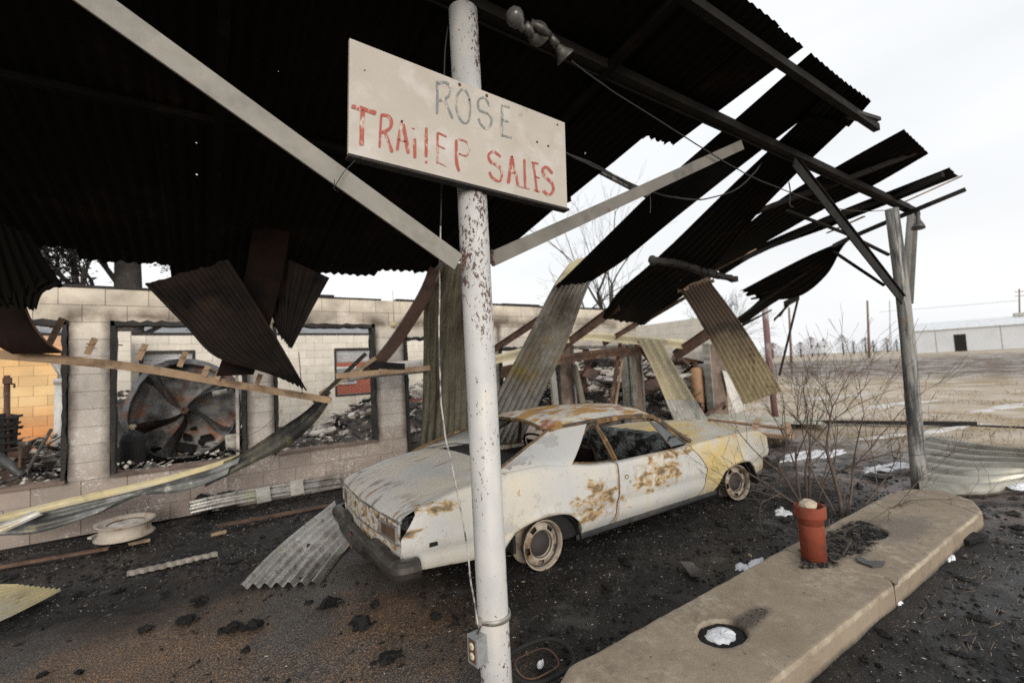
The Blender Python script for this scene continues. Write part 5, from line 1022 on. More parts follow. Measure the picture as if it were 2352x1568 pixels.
# ------------------------------------------------ loose things on the ground
def rim_prof(R_, W_): return [(R_*.62, W_*.35), (R_*.70, W_*.28), (R_*.80, W_*.3), (R_*.84, W_*.45), (R_*.9, W_*.49), (R_, W_*.5), (R_*.995, W_*.46), (R_*.93, W_*.40), (R_*.86, W_*.25), (R_*.84, W_*.0), (R_*.86, -W_*.25), (R_*.93, -W_*.42), (R_, -W_*.5), (R_*.95, -W_*.5), (R_*.84, -W_*.3), (R_*.82, W_*.2), (R_*.62, W_*.33)]
c = az(288, 1215, .12); c.z = .14; g = MB(); g.lathe(rim_prof(.262, .15), c, (.05, -.05, 1), 44); t = T('truck_wheel_rim', 'pale burnt truck wheel rim lying flat near the wall', 'wheel rim', (c.x, c.y, 0)); g.build('rim_band', M('pale_burnt_rim', (.44, .39, .33), .7, 0, [((.30, .16, .09), 6, .55, .7), ((.12, .1, .09), 5, .6, .75)]), t)
g = MB(); g.lathe([(.001, .04), (.10, .05), (.2, .03), (.23, .04)], c, (.05, -.05, 1), 30); g.build('rim_disc', m_plaster, t)
g = MB(); P = [lerp(az(292, 1322), az(500, 1275), i/40) for i in range(41)]
dv = (P[-1]-P[0]).normalized(); nn = V((-dv.y, dv.x, 0)); L_ = (P[-1]-P[0]).length
g.grid([[p+nn*(s*.022+.012*math.sin(i/40*L_/.067*6.28)) + V((0, 0, h+.004*mn.noise(p*20))) for s, h in ((-1, 0), (-1, .035), (1, .035), (1, 0))] for i, p in enumerate(P)], False, True); tag(g.build('closure_strip', M('grey_foam', (.30, .27, .24), .95, 0, [((.16, .14, .12), 8, .5, .7)])), 'wavy grey foam closure strip lying on the ground', 'foam strip')
random.seed(77)
lumps = [(458, 1382, .06, 'cube-like'), (425, 1428, .075, 'flat'), (335, 1445, .05, 'slender'), (535, 1443, .07, 'low'), (580, 1440, .06, 'angular'), (760, 1390, .075, 'rounded'), (862, 1390, .04, 'small upright'), (830, 1437, .08, 'crumbling'), (890, 1515, .07, 'long'), (565, 1497, .035, 'tiny'), (270, 1358, .05, 'thin'), (180, 1365, .035, 'broken'), (378, 1365, .032, 'pebble-like'), (1000, 1420, .045, 'dull'), (98, 1552, .03, 'lone'), (1395, 1350, .045, 'grey-backed'), (182, 1545, .025, 'little')]
nb = ['left of the foam strip', 'below the largest lump', 'left of centre on the gravel', 'near the middle of the gravel', 'just right of another lump', 'below the ribbed ground sheet', 'left of the post foot', 'beside the rusty gravel', 'near the outlet box', 'on the brown gravel', 'right of the yellow sheet', 'at the tip of the yellow sheet', 'above the largest lump', 'close to the white post', 'at the lower left corner', 'between the car and the island', 'by the bottom edge on the left']
for i, (x, y, r_, k) in enumerate(lumps):
    p = az(x, y, 0); g = MB(); fl_ = .55 if k in ('flat', 'low', 'thin', 'long', 'slender') else .85
    rot = Matrix.Rotation(random.uniform(0, 3), 3, 'Z'); g.rock((p.x, p.y, r_*fl_*.35), r_*.62, i+3, (1.2, .8, fl_), 1.0, 2, rot)
    for q in range(7):
        a = random.uniform(0, 6.28); rr = r_*random.uniform(.15, .75); sx = r_*random.uniform(.35, .85)
        g.box((p.x+math.cos(a)*rr*1.2, p.y+math.sin(a)*rr*.8, r_*fl_*random.uniform(.12, .5)), (sx, sx*random.uniform(.4, .8), r_*fl_*random.uniform(.3, .7)), Matrix.Rotation(random.uniform(0, 3), 3, 'Z') @ Matrix.Rotation(random.uniform(-.5, .5), 3, 'X') @ Matrix.Rotation(random.uniform(-.5, .5), 3, 'Y'), sx*.13)
    if r_ > .055: 
        for q in range(5): a = random.uniform(0, 6.28); g.rock((p.x+math.cos(a)*r_*1.1, p.y+math.sin(a)*r_*.8, r_*.15), r_*.25, i*9+q, (1.2, .8, .5), .6, 1)
    tag(g.build('charcoal_lump', m_char), '%s black charcoal lump %s' % (k, nb[i]), 'charcoal lump', 'charcoal lumps on the forecourt')
for (a, b, wd, mt, lb) in (((0, 1302), (250, 1258), .05, m_rustiron, 'half-buried rusty bar in the soot at left'), ((500, 1208), (760, 1160), .05, m_rustiron, 'long thin rusty bar in the soot left of the car'), ((485, 1228), (520, 1220), .05, m_wood, 'short scorched stick near the rusty bar'), ((295, 1250), (345, 1238), .05, m_tanrail, 'reddish wood scrap below the truck rim'), ((205, 1236), (230, 1225), .035, m_plaster, 'white bone-like scrap left of the truck rim'), ((1575, 1292), (1598, 1320), .09, m_ash, 'small ribbed metal scrap between car and island'), ((2205, 1240), (2250, 1228), .12, m_char, 'black box-like scrap on the gravel right of the island'), ((1990, 1090), (2040, 1098), .2, m_char, 'dark block lying in the slush by the far post')):
    g = MB(); g.beam(az(*a, .02), az(*b, .02), wd, .025, (0, 0, 1), .006); tag(g.build('ground_scrap', mt), lb, 'scrap')
for x, y, lb in ((470, 1118, 'left black chunk against the wall foot'), (515, 1115, 'right black chunk against the wall foot')):
    p = at(x, y+6, 7.05); g = MB(); g.rock((p.x, p.y, .14), .14, x, (1.1, .7, .8), .6, 3); tag(g.build('burnt_chunk', m_char), lb, 'burnt chunk')

# ================================================================== CAR (local: u forward, v left, z up; right side faces the island)
car = T('burnt_coupe', 'burnt-out white two-door coupe resting on bare rims under the fallen canopy', 'car', (2.22, 3.90, 0))
car.rotation_euler.z = R(-1.0); car['_o'] = (0, 0, 0)
def CB(g, name, mat, parent=None): o = g.build(name, mat, None, True); o.parent = parent or car; return o
def zb(u): return interp([-1.08, -.95, -.6, -.2, .1, .35, .7, 1.0, 1.9, 2.3, 3.0, 3.45, 3.7], [.615, .690, .770, .82, .83, .79, .735, .715, .715, .735, .745, .715, .63], u)
def halfw(u): return interp([-1.1, -.9, -.5, 0, .8, 2.0, 3.0, 3.4, 3.65, 3.75], [.80, .855, .895, .915, .905, .905, .90, .875, .83, .78], u)
def zlow(u):
    s = interp([-1.1, -.5, .4, 2.3, 3.2, 3.72], [.27, .235, .15, .13, .20, .26], u)
    for c_, r_, hh in ((.09, .43, .425), (2.90, .43, .42)):
        d = abs(u-c_)/r_
        if d < 1: s = max(s, .10+(hh-.10)*math.sqrt(max(0, 1-d**2.6)))
    return s
def sidev(u, z):
    w_ = halfw(u); b = zb(u)
    k = (z-.50); v = w_ - (.55*k*k if k < 0 else 0) - (.38*k*k*(1 if k > 0 else 0))
    if z < .24: v -= (.24-z)*.35
    v -= .012*math.exp(-((z-.36)/.03)**2) - .006*math.exp(-((z-.44)/.05)**2)
    # flared lips round the wheels
    for c_, hh in ((.09, .425), (2.90, .42)):
        d = math.hypot((u-c_)/.40, (z-.10)/(hh-.10)); v += .016*math.exp(-((d-1.02)/.10)**2)
    return v
def panel(name, mat, ua, ub, nu, nz=16, side=-1, roll=.075, close=True):
    """ua/ub: functions of t (height 0..1) giving the panel's front and rear edges"""
    rows = []
    for i in range(nu+1):
        s = i/nu; row = []; um = lerp(ua(.5), ub(.5), s)
        # lip folded inwards at the bottom
        u0 = lerp(ua(0), ub(0), s); zl = zlow(u0); row.append(V((u0, side*(sidev(u0, zl)-.05), zl+.01))); row.append(V((u0, side*(sidev(u0, zl)-.006), zl-.004)))
        for k in range(nz+1):
            t = k/nz; u = lerp(ua(t), ub(t), s); zl = zlow(u); z = lerp(zl, zb(u)-.03, t); row.append(V((u, side*sidev(u, z), z)))
        u = lerp(ua(1), ub(1), s); v1 = sidev(u, zb(u)-.03); b = zb(u)
        for a in (20, 45, 70, 90): row.append(V((u, side*(v1-.038*(1-math.cos(R(a)))), b-.03+.03*math.sin(R(a)))))
        row.append(V((u, side*(v1-roll), b+.002)))
        rows.append(row)
    if side > 0: rows = rows[::-1]
    g = MB(); g.grid(rows, True); return g
cst = lambda c: (lambda t: c)
DR = lambda t: lerp(.895, .955, min(1, t*1.15)) - .035*math.sin(t*3.1)*0 + (.03*(1-t/.15) if t < .15 else 0)*-1
DF = lambda t: 2.10+.0*t+.16*math.sin(min(1, (t+.12)/1.12)*math.pi*.93)**.8 - (.10*(t-.6)/.4 if t > .6 else 0)
for side, tx in ((-1, 'near'), (1, 'far')):
    CB(panel('quarter', mc_side, lambda t: -1.085+.10*max(0, t-.72)/.28, lambda t: DR(t)-.013, 70, 16, side, .085), 'quarter_panel', mc_side)
    d = CB(panel('door', mc_door, DR, DF, 34, 16, side, .07), 'door', mc_door)
    CB(panel('fender', mc_front, lambda t: DF(t)+.012, cst(3.70), 56, 16, side, .11), 'front_fender', mc_front)
    if side < 0:
        for u, z, r_ in ((1.045, .575, .016), (1.085, .525, .009)):
            g = MB(); v = sidev(u, z); g.lathe([(.001, -.02), (r_*.8, -.02), (r_, -.001), (r_*1.25, .002), (r_*1.4, -.001)], (u, -v-.0015, z), (0, -1, 0), 18); CB(g, 'lock_hole', m_black, d)
        g = MB(); g.box((1.12, -sidev(1.15, .60)-.001, .60), (.0, .0, .0)); 
    # rocker
    g = MB(); g.grid([[V((u, side*(.84-k), z)) for k, z in ((0, .17), (.0, .13), (.05, .10), (.2, .10))] for u in [lerp(.45, 2.5, i/12) for i in range(13)]], True); CB(g, 'rocker', m_steelgrey)
for nm, fn in (('rear', lambda t: DR(t)-.0065), ('front', lambda t: DF(t)+.006)):
    g = MB(); g.tube([V((fn(t), -(sidev(fn(t), lerp(zlow(fn(t)), zb(fn(t))-.03, t))-.012), lerp(zlow(fn(t)), zb(fn(t))-.03, t))) for t in [i/20 for i in range(21)]], .0085, 6); CB(g, 'door_seam', m_black)
# marker light hole
g = MB(); g.box((-.87, -sidev(-.87, .43)+.012, .43), (.062, .03, .03)); CB(g, 'marker_opening', m_black)
# rear end: tail panel, valance, lights
g = MB(); g.grid([[V((-1.075-.012*math.sin(math.pi*(z-.36)/.32)-.05*(1-(v/.8)**2)*(1 if z < .6 else 1), v, z)) for v in [lerp(-.80, .80, i/24) for i in range(25)]] for z in (.30, .40, .45, .49, .53, .57, .605)], True); tp = CB(g, 'tail_panel', mc_tail)
def tailu(v): return -1.09-.05*(1-(v/.8)**2)
for s in (-1, 1):
    g = MB(); a, b = s*.48, s*.76; ua, ub = tailu(a), tailu(b)
    for z in (.468, .565): g.beam((ua-.006, a, z), (ub-.006, b, z), .02, .012)
    for v_, u_ in ((a, ua), (b, ub)): g.beam((u_-.006, v_, .46), (u_-.006, v_, .573), .02, .012, (0, 1, 0))
    tl = CB(g, 'tail_light', m_silver, tp)
    g = MB(); g.add([(ua-.003, a, .472), (ub-.003, b, .472), (ub-.003, b, .562), (ua-.003, a, .562)], [(0, 1, 2, 3)]); CB(g, 'lens_opening', m_rustiron, tl)
g = MB(); g.beam((tailu(-.8), -.80, .448), (tailu(0)-.0, 0, .448), .018, .01); g.beam((tailu(0), 0, .448), (tailu(.8), .80, .448), .018, .01); g.beam((tailu(-.8)+.006, -.80, .606), (tailu(0)+.003, 0, .612), .022, .016); g.beam((tailu(0)+.003, 0, .612), (tailu(.8)+.006, .80, .606), .022, .016); CB(g, 'trim_strip', m_silver)
# bumper
def bump(path, z0, z1, name, side=1):
    rows = []; P = cat([V((*p, 0)) for p in path], 9); n = len(P)
    for i, p in enumerate(P):
        d = (P[min(i+1, n-1)]-P[max(i-1, 0)]).normalized(); o_ = V((d.y, -d.x, 0))*side; k = abs(p.y)
        dz = -.03*max(0, 1-(k/.36)**10) if k < .36 else (.006 if k < .62 else -.012*min(1, (k-.62)/.1)); o_ = o_*(1.25 if .34 < k < .44 else 1)
        row = []
        for a, h in ((-.055, 1.0), (-.01, 1.02), (.008, .97), (.030, .80), (.034, .52), (.020, .20), (-.005, 0), (-.05, .02)): row.append(p+o_*a+V((0, 0, lerp(z0, z1, h)+dz)))
        rows.append(row)
    g = MB(); g.grid(rows, False); e = rows[0]; 
    g.add(rows[0], [tuple(range(8))]); g.add(rows[-1], [tuple(range(8))[::-1]]); return g
bp = [(-1.00, -.925), (-1.06, -.92), (-1.15, -.885), (-1.17, -.76), (-1.185, -.45), (-1.20, -.34), (-1.20, 0), (-1.20, .34), (-1.185, .45), (-1.17, .76), (-1.15, .885), (-1.06, .92), (-1.00, .925)]
bo = CB(bump(bp, .262, .395, 'b', -1), 'rear_bumper', m_bumper)
g = MB(); g.box((-1.225, .03, .30), (.012, .055, .12), None, .004); CB(g, 'rust_patch_bracket', m_rustiron, bo)
CB(bump([(3.5, -.90), (3.68, -.88), (3.80, -.78), (3.86, 0), (3.80, .78), (3.68, .88), (3.5, .90)], .25, .40, 'f', 1), 'front_bumper', m_bumper)
g = MB(); g.grid([[V((3.70+.06*(1-(v/.8)**2), v, z)) for v in [lerp(-.8, .8, i/12) for i in range(13)]] for z in (.25, .4, .55, .64)][::-1], True); CB(g, 'front_panel', m_inside)
# deck (trunk lid), package ledge, cowl, bonnet
def deckz(u, v):
    b = zb(u)+.002; c_ = 1-(v/.80)**2; crown = interp([-1.08, -.95, -.6, -.25, -.1], [.02, .03, .035, .05, .045], u)
    z = b+crown*c_*1.0
    if abs(v) > .70: z -= 0
    return z-.012*math.exp(-((abs(v)-.735)/.02)**2)
g = MB(); us = [-1.085, -1.082, -1.075, -1.06, -1.04, -1.02, -.99, -.95]+[lerp(-.9, -.22, i/14) for i in range(15)]
rows = []
for i, u in enumerate(us):
    row = []
    for j in range(37):
        v = lerp(-.815, .815, j/36); z = deckz(u, v); du = -.05*(1-(v/.8)**2)*max(0, min(1, (-.8-u)/.28))
        if u < -.90: z = lerp(.612, deckz(-.90, v), min(1, max(0, (u+1.085)/.185))**.5)
        row.append(V((u+du, v, z)))
    rows.append(row)
g.grid(rows, True); CB(g, 'boot_lid', mc_deck)
g = MB(); g.grid([[V((u, v, zb(u)+.002+(.03+.035*min(1, max(0, (u-2.15)/.3)))*(1-(v/.8)**2)+(.02*math.exp(-((v)/.16)**2) if 2.2 < u < 3.6 else 0)-.014*math.exp(-((abs(v)-.70)/.018)**2))) for v in [lerp(-.815, .815, j/36) for j in range(37)]] for u in [lerp(2.06, 3.72, i/30) for i in range(31)]], True); CB(g, 'bonnet', mc_front)
# roof
RX0, RX1 = .40, 1.82
def rv(u): return interp([.30, .5, 1.1, 1.78], [.565, .60, .625, .60], u)
def rz(u): return interp([.38, .55, 1.1, 1.6, 1.86], [1.055, 1.085, 1.105, 1.085, 1.045], u)
g = MB(); rows = []
for i in range(25):
    s = i/24; row = []
    for j in range(31):
        t = lerp(-1, 1, j/30); v = rv(lerp(RX0, RX1, s))*math.copysign(abs(t)**.92, t); u = lerp(RX0, RX1, s) + (.045*(1-t*t) if s > .5 else -.03*(1-t*t))*abs(2*s-1)
        z = rz(u) + .095*(1-abs(t)**2.4) - .016*math.exp(-((u-.85)**2/.04+(v+.1)**2/.06)) - .012*math.exp(-((u-1.35)**2/.03+(v-.15)**2/.05)) - (.03*max(0, abs(2*s-1)-.75)*4*.4)
        row.append(V((u, v, z)))
    rows.append(row)
g.grid(rows, True); ro = CB(g, 'roof_panel', mc_roof)
for s in (0, 24): g = MB(); g.tube([p+V((0, 0, -.014)) for p in rows[s]], .018, 8); CB(g, 'roof_header', m_rustframe, ro)
for sd in (-1, 1):
    P = [V((lerp(RX0, RX1, i/12), sd*(rv(lerp(RX0, RX1, i/12))+.008), rz(lerp(RX0, RX1, i/12))-.016)) for i in range(13)]; g = MB(); g.tube(P, .021, 8); CB(g, 'roof_rail', m_rustframe, ro)
    # sail panel: lower edge along shoulder, upper edge at the roof corner
    n = 16; rows = []
    for i in range(n+1):
        t = i/n     # 0 bottom .. 1 top
        ur = lerp(-.36, .40, t**.92); uf = lerp(.415, .86, t**1.1); row = []
        for j in range(13):
            s = j/12; u = lerp(ur, uf, s)
            v = lerp(sidev(u, zb(u)-.03)-.016, rv(max(u, .38))+.004, t**1.25 if s > .3 else lerp(t, t**1.25, s/.3)) - .035*(1-s)**3*(1-t)
            z = lerp(zb(u)-.008+(.012*(1-s)**2), rz(max(u, .42))-.004, t); row.append(V((u, sd*v, z)))
        rows.append(row)
    if sd > 0: rows = rows[::-1]
    g = MB(); g.grid(rows, True); CB(g, 'rear_pillar', mc_side if sd < 0 else mc_side)
    # rear glass edge
    zr = lambda p: V(p)
    e = [r_[0] for r_ in (rows if sd < 0 else rows[::-1])]; g = MB(); g.tube(e, .013, 8); CB(g, 'rear_window_edge', m_rustframe)
    # window frames
    Pq = [(.42, .80, .800), (.58, .735, .90), (.74, .67, .985), (.86, .635, 1.045), (.93, .632, 1.052)]
    g = MB(); g.tube([V((u, sd*v, z)) for u, v, z in cat([V(p) for p in Pq], 3)], .017, 8); g.tube([V((.93, sd*.632, 1.05)), V((.955, sd*.72, .90)), V((.985, sd*.80, .73))], .014, 8); g.tube([V((.43, sd*.815, .785)), V((.70, sd*.815, .742)), V((.985, sd*.81, .722))], .010, 6); CB(g, 'quarter_window_frame', m_rustframe)
    g = MB(); A = cat([V((1.02, .81, .715)), V((.985, .73, .90)), V((.955, .645, 1.035)), V((1.0, .640, 1.062)), V((1.3, .648, 1.068)), V((1.70, .64, 1.042)), V((1.82, .655, .99)), V((1.95, .73, .86)), V((2.08, .80, .735))], 3)
    g.tube([V((p.x, sd*p.y, p.z)) for p in A], .0145, 8); CB(g, 'door_window_frame', m_rustframe)
    g = MB(); B = cat([V((1.78, .60, 1.045)), V((1.90, .65, .965)), V((2.04, .73, .84)), V((2.17, .79, .745))], 3); g.tube([V((p.x, sd*p.y, p.z)) for p in B], .026, 8); CB(g, 'windscreen_pillar', m_rustframe)
    g = MB(); g.tube([V((1.68, sd*.655, 1.02)), V((1.84, sd*.80, .722))], .006, 6); CB(g, 'vent_post', m_rustiron)
    # quarter glass remains on the far side of the vent (melted sheet of door skin)
    g = MB(); g.add([(1.69, sd*.652, 1.01), (1.845, sd*.795, .73), (2.08, sd*.795, .735), (1.80, sd*.672, .97)], [(0, 1, 2, 3)]); CB(g, 'vent_glass', M('smoked_vent_glass', (.10, .115, .12), .3) if 'smoked_vent_glass' not in bpy.data.materials else bpy.data.materials['smoked_vent_glass'])
# inside
g = MB(); g.box((1.25, 0, .16), (2.3, 1.6, .02)); 
for s in (-1, 1): g.box((1.2, s*.79, .42), (2.1, .02, .50)); g.box((2.9, s*.60, .38), (1.5, .02, .40)); g.box((-.2, s*.60, .38), (1.5, .02, .36))
g.box((2.12, 0, .45), (.03, 1.56, .55)); g.box((-.15, 0, .45), (.03, 1.56, .6)); CB(g, 'interior_shell', m_inside)
g = MB(); n = 22
g.grid([[V((lerp(1.80, 2.20, i/5), lerp(-.78, .78, j/n), (.77 if i < 1 else .835-.006*i)+.018*mn.noise(V((i, j*.8, 3))))) for j in range(n+1)] for i in range(6)], False); g.grid([[V((1.80+.03*k, lerp(-.78, .78, j/n), .77-.07*k)) for j in range(n+1)] for k in range(6)], False); CB(g, 'dashboard', m_dash)
g = MB(); g.grid([[V((lerp(-.25, .30, i/5), lerp(-.78, .78, j/12), .80+.01*mn.noise(V((i*2, j, 6))))) for j in range(13)] for i in range(6)], False); CB(g, 'parcel_shelf', m_inside)
g = MB(); sc_ = V((1.55, .36, .70)); ax1 = V((-.86, 0, .5)); xx = V((0, 1, 0)); yy = ax1.cross(xx).normalized(); g.tube([sc_+(xx*math.cos(a)+yy*math.sin(a))*.19 for a in [2*math.pi*k/32 for k in range(33)]], .010, 8, False); g.tube([sc_, V((1.85, .36, .52))], .02, 8); CB(g, 'steering_wheel', m_inside)
for v in (-.38, .38):
    g = MB(); g.tube(cat([V((1.35, v-.24, .30)), V((1.12, v-.24, .34)), V((.98, v-.22, .60)), V((.93, v-.18, .84)), V((.93, v+.18, .84)), V((.98, v+.22, .60)), V((1.12, v+.24, .34)), V((1.35, v+.24, .30))], 4), .014, 6)
    g.grid([[V((lerp(1.1, .95, i/6)+.01*mn.noise(V((i, j, 1))), v+lerp(-.2, .2, j/6), lerp(.36, .80, i/6))) for j in range(7)] for i in range(7)], True); CB(g, 'seat_frame', m_brown if 'm_brown' in globals() else mredch)
g = MB(); g.tube(cat([V((.9, -.3, 1.07)), V((1.25, -.32, .97)), V((1.6, -.3, 1.03)), V((1.74, -.2, 1.06))], 5), .006, 6); CB(g, 'drooping_headliner_bow', m_rustiron)
g = MB(); p = [V((1.86, .72, .86)), V((2.16, .84, .83)), V((2.30, .86, 1.0)), V((2.25, .84, 1.02))]; p = [V((2.10, .80, .80)), V((2.42, .82, .78)), V((2.52, .84, 1.06)), V((2.40, .84, 1.02))]; g.add(p+[q+V((0, .02, 0)) for q in p], [(0, 1, 2, 3), (7, 6, 5, 4), (0, 4, 5, 1), (1, 5, 6, 2), (2, 6, 7, 3), (3, 7, 4, 0)]); CB(g, 'curled_glass', m_steelgrey)
# wheels
def wheel(u, v, sd, tilt=0, yaw=0):
    ax = V((math.sin(yaw), sd, math.sin(tilt))).normalized(); c = V((u, v, .192)); w_ = T('wheel', None, None); w_.parent = car
    W_ = .15; R_ = .196
    g = MB(); g.lathe([(R_*.985, W_*.46), (R_, W_*.50), (R_*.99, W_*.52), (R_*.95, W_*.50), (R_*.93, W_*.42), (R_*.90, W_*.34), (R_*.89, W_*.1), (R_*.80, W_*0), (R_*.79, -W_*.4), (R_*.9, -W_*.6), (R_, -W_*.75), (R_*1.01, -W_*.80), (R_*.98, -W_*.82), (R_*.88, -W_*.7), (R_*.75, -W_*.4)], c, ax, 48); o_ = g.build('rim', m_rim, None, True); o_.parent = w_
    g = MB(); n = 60; prof = [(R_*.89, W_*.16), (R_*.84, W_*.20), (R_*.80, W_*.27), (R_*.62, W_*.34), (R_*.58, W_*.36), (R_*.55, W_*.24), (R_*.52, W_*.16), (R_*.30, W_*.10), (R_*.29, W_*.14), (R_*.20, W_*.16), (.001, W_*.16)]
    g.lathe(prof, c, ax, n, holes=lambda i, j: i == 2 and j % 12 in (0, 1, 2, 3)); o_ = g.build('wheel_disc', m_rim, None, True); o_.parent = w_
    for rr_ in (.885, .545): g = MB(); g.lathe([(R_*(rr_-.035), W_*.30 if rr_ < .6 else W_*.22), (R_*rr_, W_*.33 if rr_ < .6 else W_*.30), (R_*(rr_+.02), W_*.2)], c, ax, 40); o_ = g.build('groove_ring', m_brake, None, True); o_.parent = w_  # dark rings set into the two wheel grooves
    g = MB(); g.lathe([(.001, W_*.18), (R_*.50, W_*.18), (R_*.51, W_*.12)], c, ax, 24); g.lathe([(.001, -W_*.1), (R_*.8, -W_*.1)], c, ax, 24); o_ = g.build('brake_hub', m_brake, None, True); o_.parent = w_
wheel(.07, -.80, -1, .02, .0); wheel(2.88, -.80, -1, .05, -.16); wheel(.04, .80, 1); wheel(2.88, .80, 1)
for c_ in (.09, 2.90):
    for s in (-1, 1):
        g = MB(); g.grid([[V((c_+.40*math.cos(a), s*lerp(.60, .868, k), .10+.33*math.sin(a))) for k in (0, 1)] for a in [math.pi*i/16 for i in range(17)]], True); CB(g, 'wheel_well', m_inside)

# ================================================================== PLANTS, TREES
def tree_mb(base, d0, L0, r0, depth, gt, gc, spread=.5, up=.12, kids=(2, 3), taper=.62, lfac=.74, sd=0, crown_at=2, wig=.12, minr=.0015, sides=5):
    rnd = random.Random(sd)
    def rec(p, d, L, r_, k):
        pts = [p]; n = 4; dd_ = d.copy()
        for i in range(n):
            dd_ = (dd_+V((rnd.uniform(-wig, wig), rnd.uniform(-wig, wig), rnd.uniform(-wig, wig)+up*.25))).normalized(); pts.append(pts[-1]+dd_*L/n)
        r1 = max(minr, r_*taper); (gt if k < crown_at else gc).tube(pts, [lerp(r_, r1, i/n) for i in range(n+1)], 8 if k == 0 else (sides if k < 3 else 3), False)
        if k >= depth: return
        nk = rnd.randint(*kids)
        for q in range(nk+(1 if k < 3 else 0)):
            st = pts[-1] if q < nk-1 else pts[rnd.randint(2, n)]
            ax = V((rnd.uniform(-1, 1), rnd.uniform(-1, 1), rnd.uniform(-.5, .6))); ax = (ax-dd_*ax.dot(dd_)).normalized()
            nd = (dd_+ax*rnd.uniform(spread*.5, spread*1.35)+V((0, 0, up))).normalized(); rec(st, nd, L*lfac*rnd.uniform(.75, 1.2), r1*rnd.uniform(.65, .95), k+1)
    rec(V(base), V(d0).normalized(), L0, r0, 0)
def tree(name, label, cat_, base, d0, L0, r0, depth, mat, group=None, **kw):
    t = T(name, label, cat_, tuple(base), group); gt, gc = MB(), MB(); tree_mb(base, d0, L0, r0, depth, gt, gc, **kw)
    gt.build('trunk', mat, t); 
    if gc.v: gc.build('crown', mat, t)
    return t
b1 = at(1402, 700, 17); tree('bare_tree', 'tall bare-branched tree behind the block wall, framed by the hanging sheets', 'tree', (b1.x, b1.y, 0), (-.02, 0, 1), 3.4, .24, 6, m_bark, sd=5, spread=.55, lfac=.76, kids=(2, 2), crown_at=2, up=.1, minr=.005)
b1 = at(1345, 700, 19); tree('bare_tree', 'slimmer bare tree just left of the tall one', 'tree', (b1.x, b1.y, 0), (-.15, 0, 1), 2.9, .18, 6, m_bark, sd=9, spread=.6, lfac=.76, kids=(2, 2), crown_at=2, up=.06, minr=.005)
b1 = at(1640, 780, 24); tree('bare_tree', 'thin leaning bare tree seen under the sagging sheets', 'tree', (b1.x, b1.y, 0), (.3, 0, 1), 2.6, .14, 6, m_bark, sd=14, spread=.5, up=.02, minr=.008)
# dark tree with leaf clumps behind the left windows
b1 = at(290, 650, 14.5); t = T('dark_tree', 'dark sooty tree with thick trunk and leaf clumps behind the left wall', 'tree', (b1.x, b1.y, 0)); gt, gc = MB(), MB()
bx = V((b1.x, b1.y, 0)); gt.tube([bx, bx+V((.05, 0, 3)), bx+V((0, 0, 7.5))], [.36, .30, .2], 12)
for i, (h, dx, L) in enumerate(((2.6, -.9, 3), (3.1, -.75, 3), (3.0, .9, 3), (3.4, .8, 3.2), (2.7, -1.2, 2.2), (2.8, 1.2, 2.6), (4, -.6, 3))): tree_mb(bx+V((0, 0, h)), (dx, random.uniform(-.5, .2), .75), L*.42, .13 if i < 4 else .07, 5, gt, gc, spread=.75, up=-.02, sd=50+i, crown_at=2, minr=.008)
rnd = random.Random(3); lf = MB(); ends = gc.v[::9]
for p in ends:
    if rnd.random() < .55:
        for q in range(3):
            c = p+V((rnd.gauss(0, .1), rnd.gauss(0, .1), rnd.gauss(0, .08))); s = rnd.uniform(.03, .07); a = rnd.uniform(0, 6.3); lf.add([c+V((s*math.cos(a+k*2.1), s*math.sin(a+k*2.1), s*rnd.uniform(-.5, .5))) for k in range(3)], [(0, 1, 2)])
gt.build('trunk', m_bark, t); gc.build('branches', m_bark, t); lf.build('crown', m_bark, t)
# shrub in front
def shrub(px, py, label, stems, sd, mat=m_twig, parent=None):
    c = az(px, py, 0); t = T('bare_shrub', label, 'shrub', (c.x, c.y, 0)); k = 0
    for (qx, qy, dx, L, r_) in stems:
        gt, gc = MB(), MB(); tree_mb(V((c.x+qx, c.y+qy, 0)), dx, L*SHK, r_, 5, gt, gc, spread=.55, up=.05, kids=(1, 2), lfac=.80, taper=.66, sd=sd+k, crown_at=9, wig=.11, minr=.0017, sides=5); gt.build('stem', mat, t); k += 1
    return t
SHK = .86
shrub(1850, 1155, 'leafless grey shrub spreading between the car bonnet and the terracotta pipe', [(-.1, 0, (-.42, .2, .9), .62, .015), (.0, .05, (-.1, .1, 1), .72, .016), (.1, 0, (.12, -.1, 1), .75, .017), (-.15, 0, (-.9, .1, .42), .62, .011), (.15, .05, (.4, .1, .9), .7, .014), (.05, -.1, (-.05, -.3, 1), .6, .011), (-.05, .1, (-.5, .5, .7), .6, .010)], 100)
shrub(1935, 1190, 'leafless brown shrub arching over the island toward the far post', [(0, 0, (.25, .15, 1), .78, .019), (.05, -.05, (.8, -.2, .45), .75, .012), (.1, 0, (.45, -.1, .8), .75, .015), (-.05, 0, (.9, .1, .12), .7, .010), (0, -.1, (.6, -.6, .35), .6, .009), (.0, .05, (0, .3, .9), .65, .012)], 200)
c = az(1960, 1215, IZ); g = MB(); rnd = random.Random(8)
for i in range(11):
    p = V((c.x+rnd.uniform(-.9, .35), 1.5+rnd.uniform(-.05, .35), IZ+.01)); a = rnd.uniform(-.8, .8); g.tube([p, p+V((.2*math.cos(a), .2*math.sin(a), rnd.uniform(.02, .09))), p+V((.42*math.cos(a+.3), .42*math.sin(a+.3), rnd.uniform(.0, .12)))], rnd.uniform(.0015, .004), 4, False)
tag(g.build('fallen_twigs', m_twig), 'dead twigs lying across the soot pile on the island', kind='stuff')
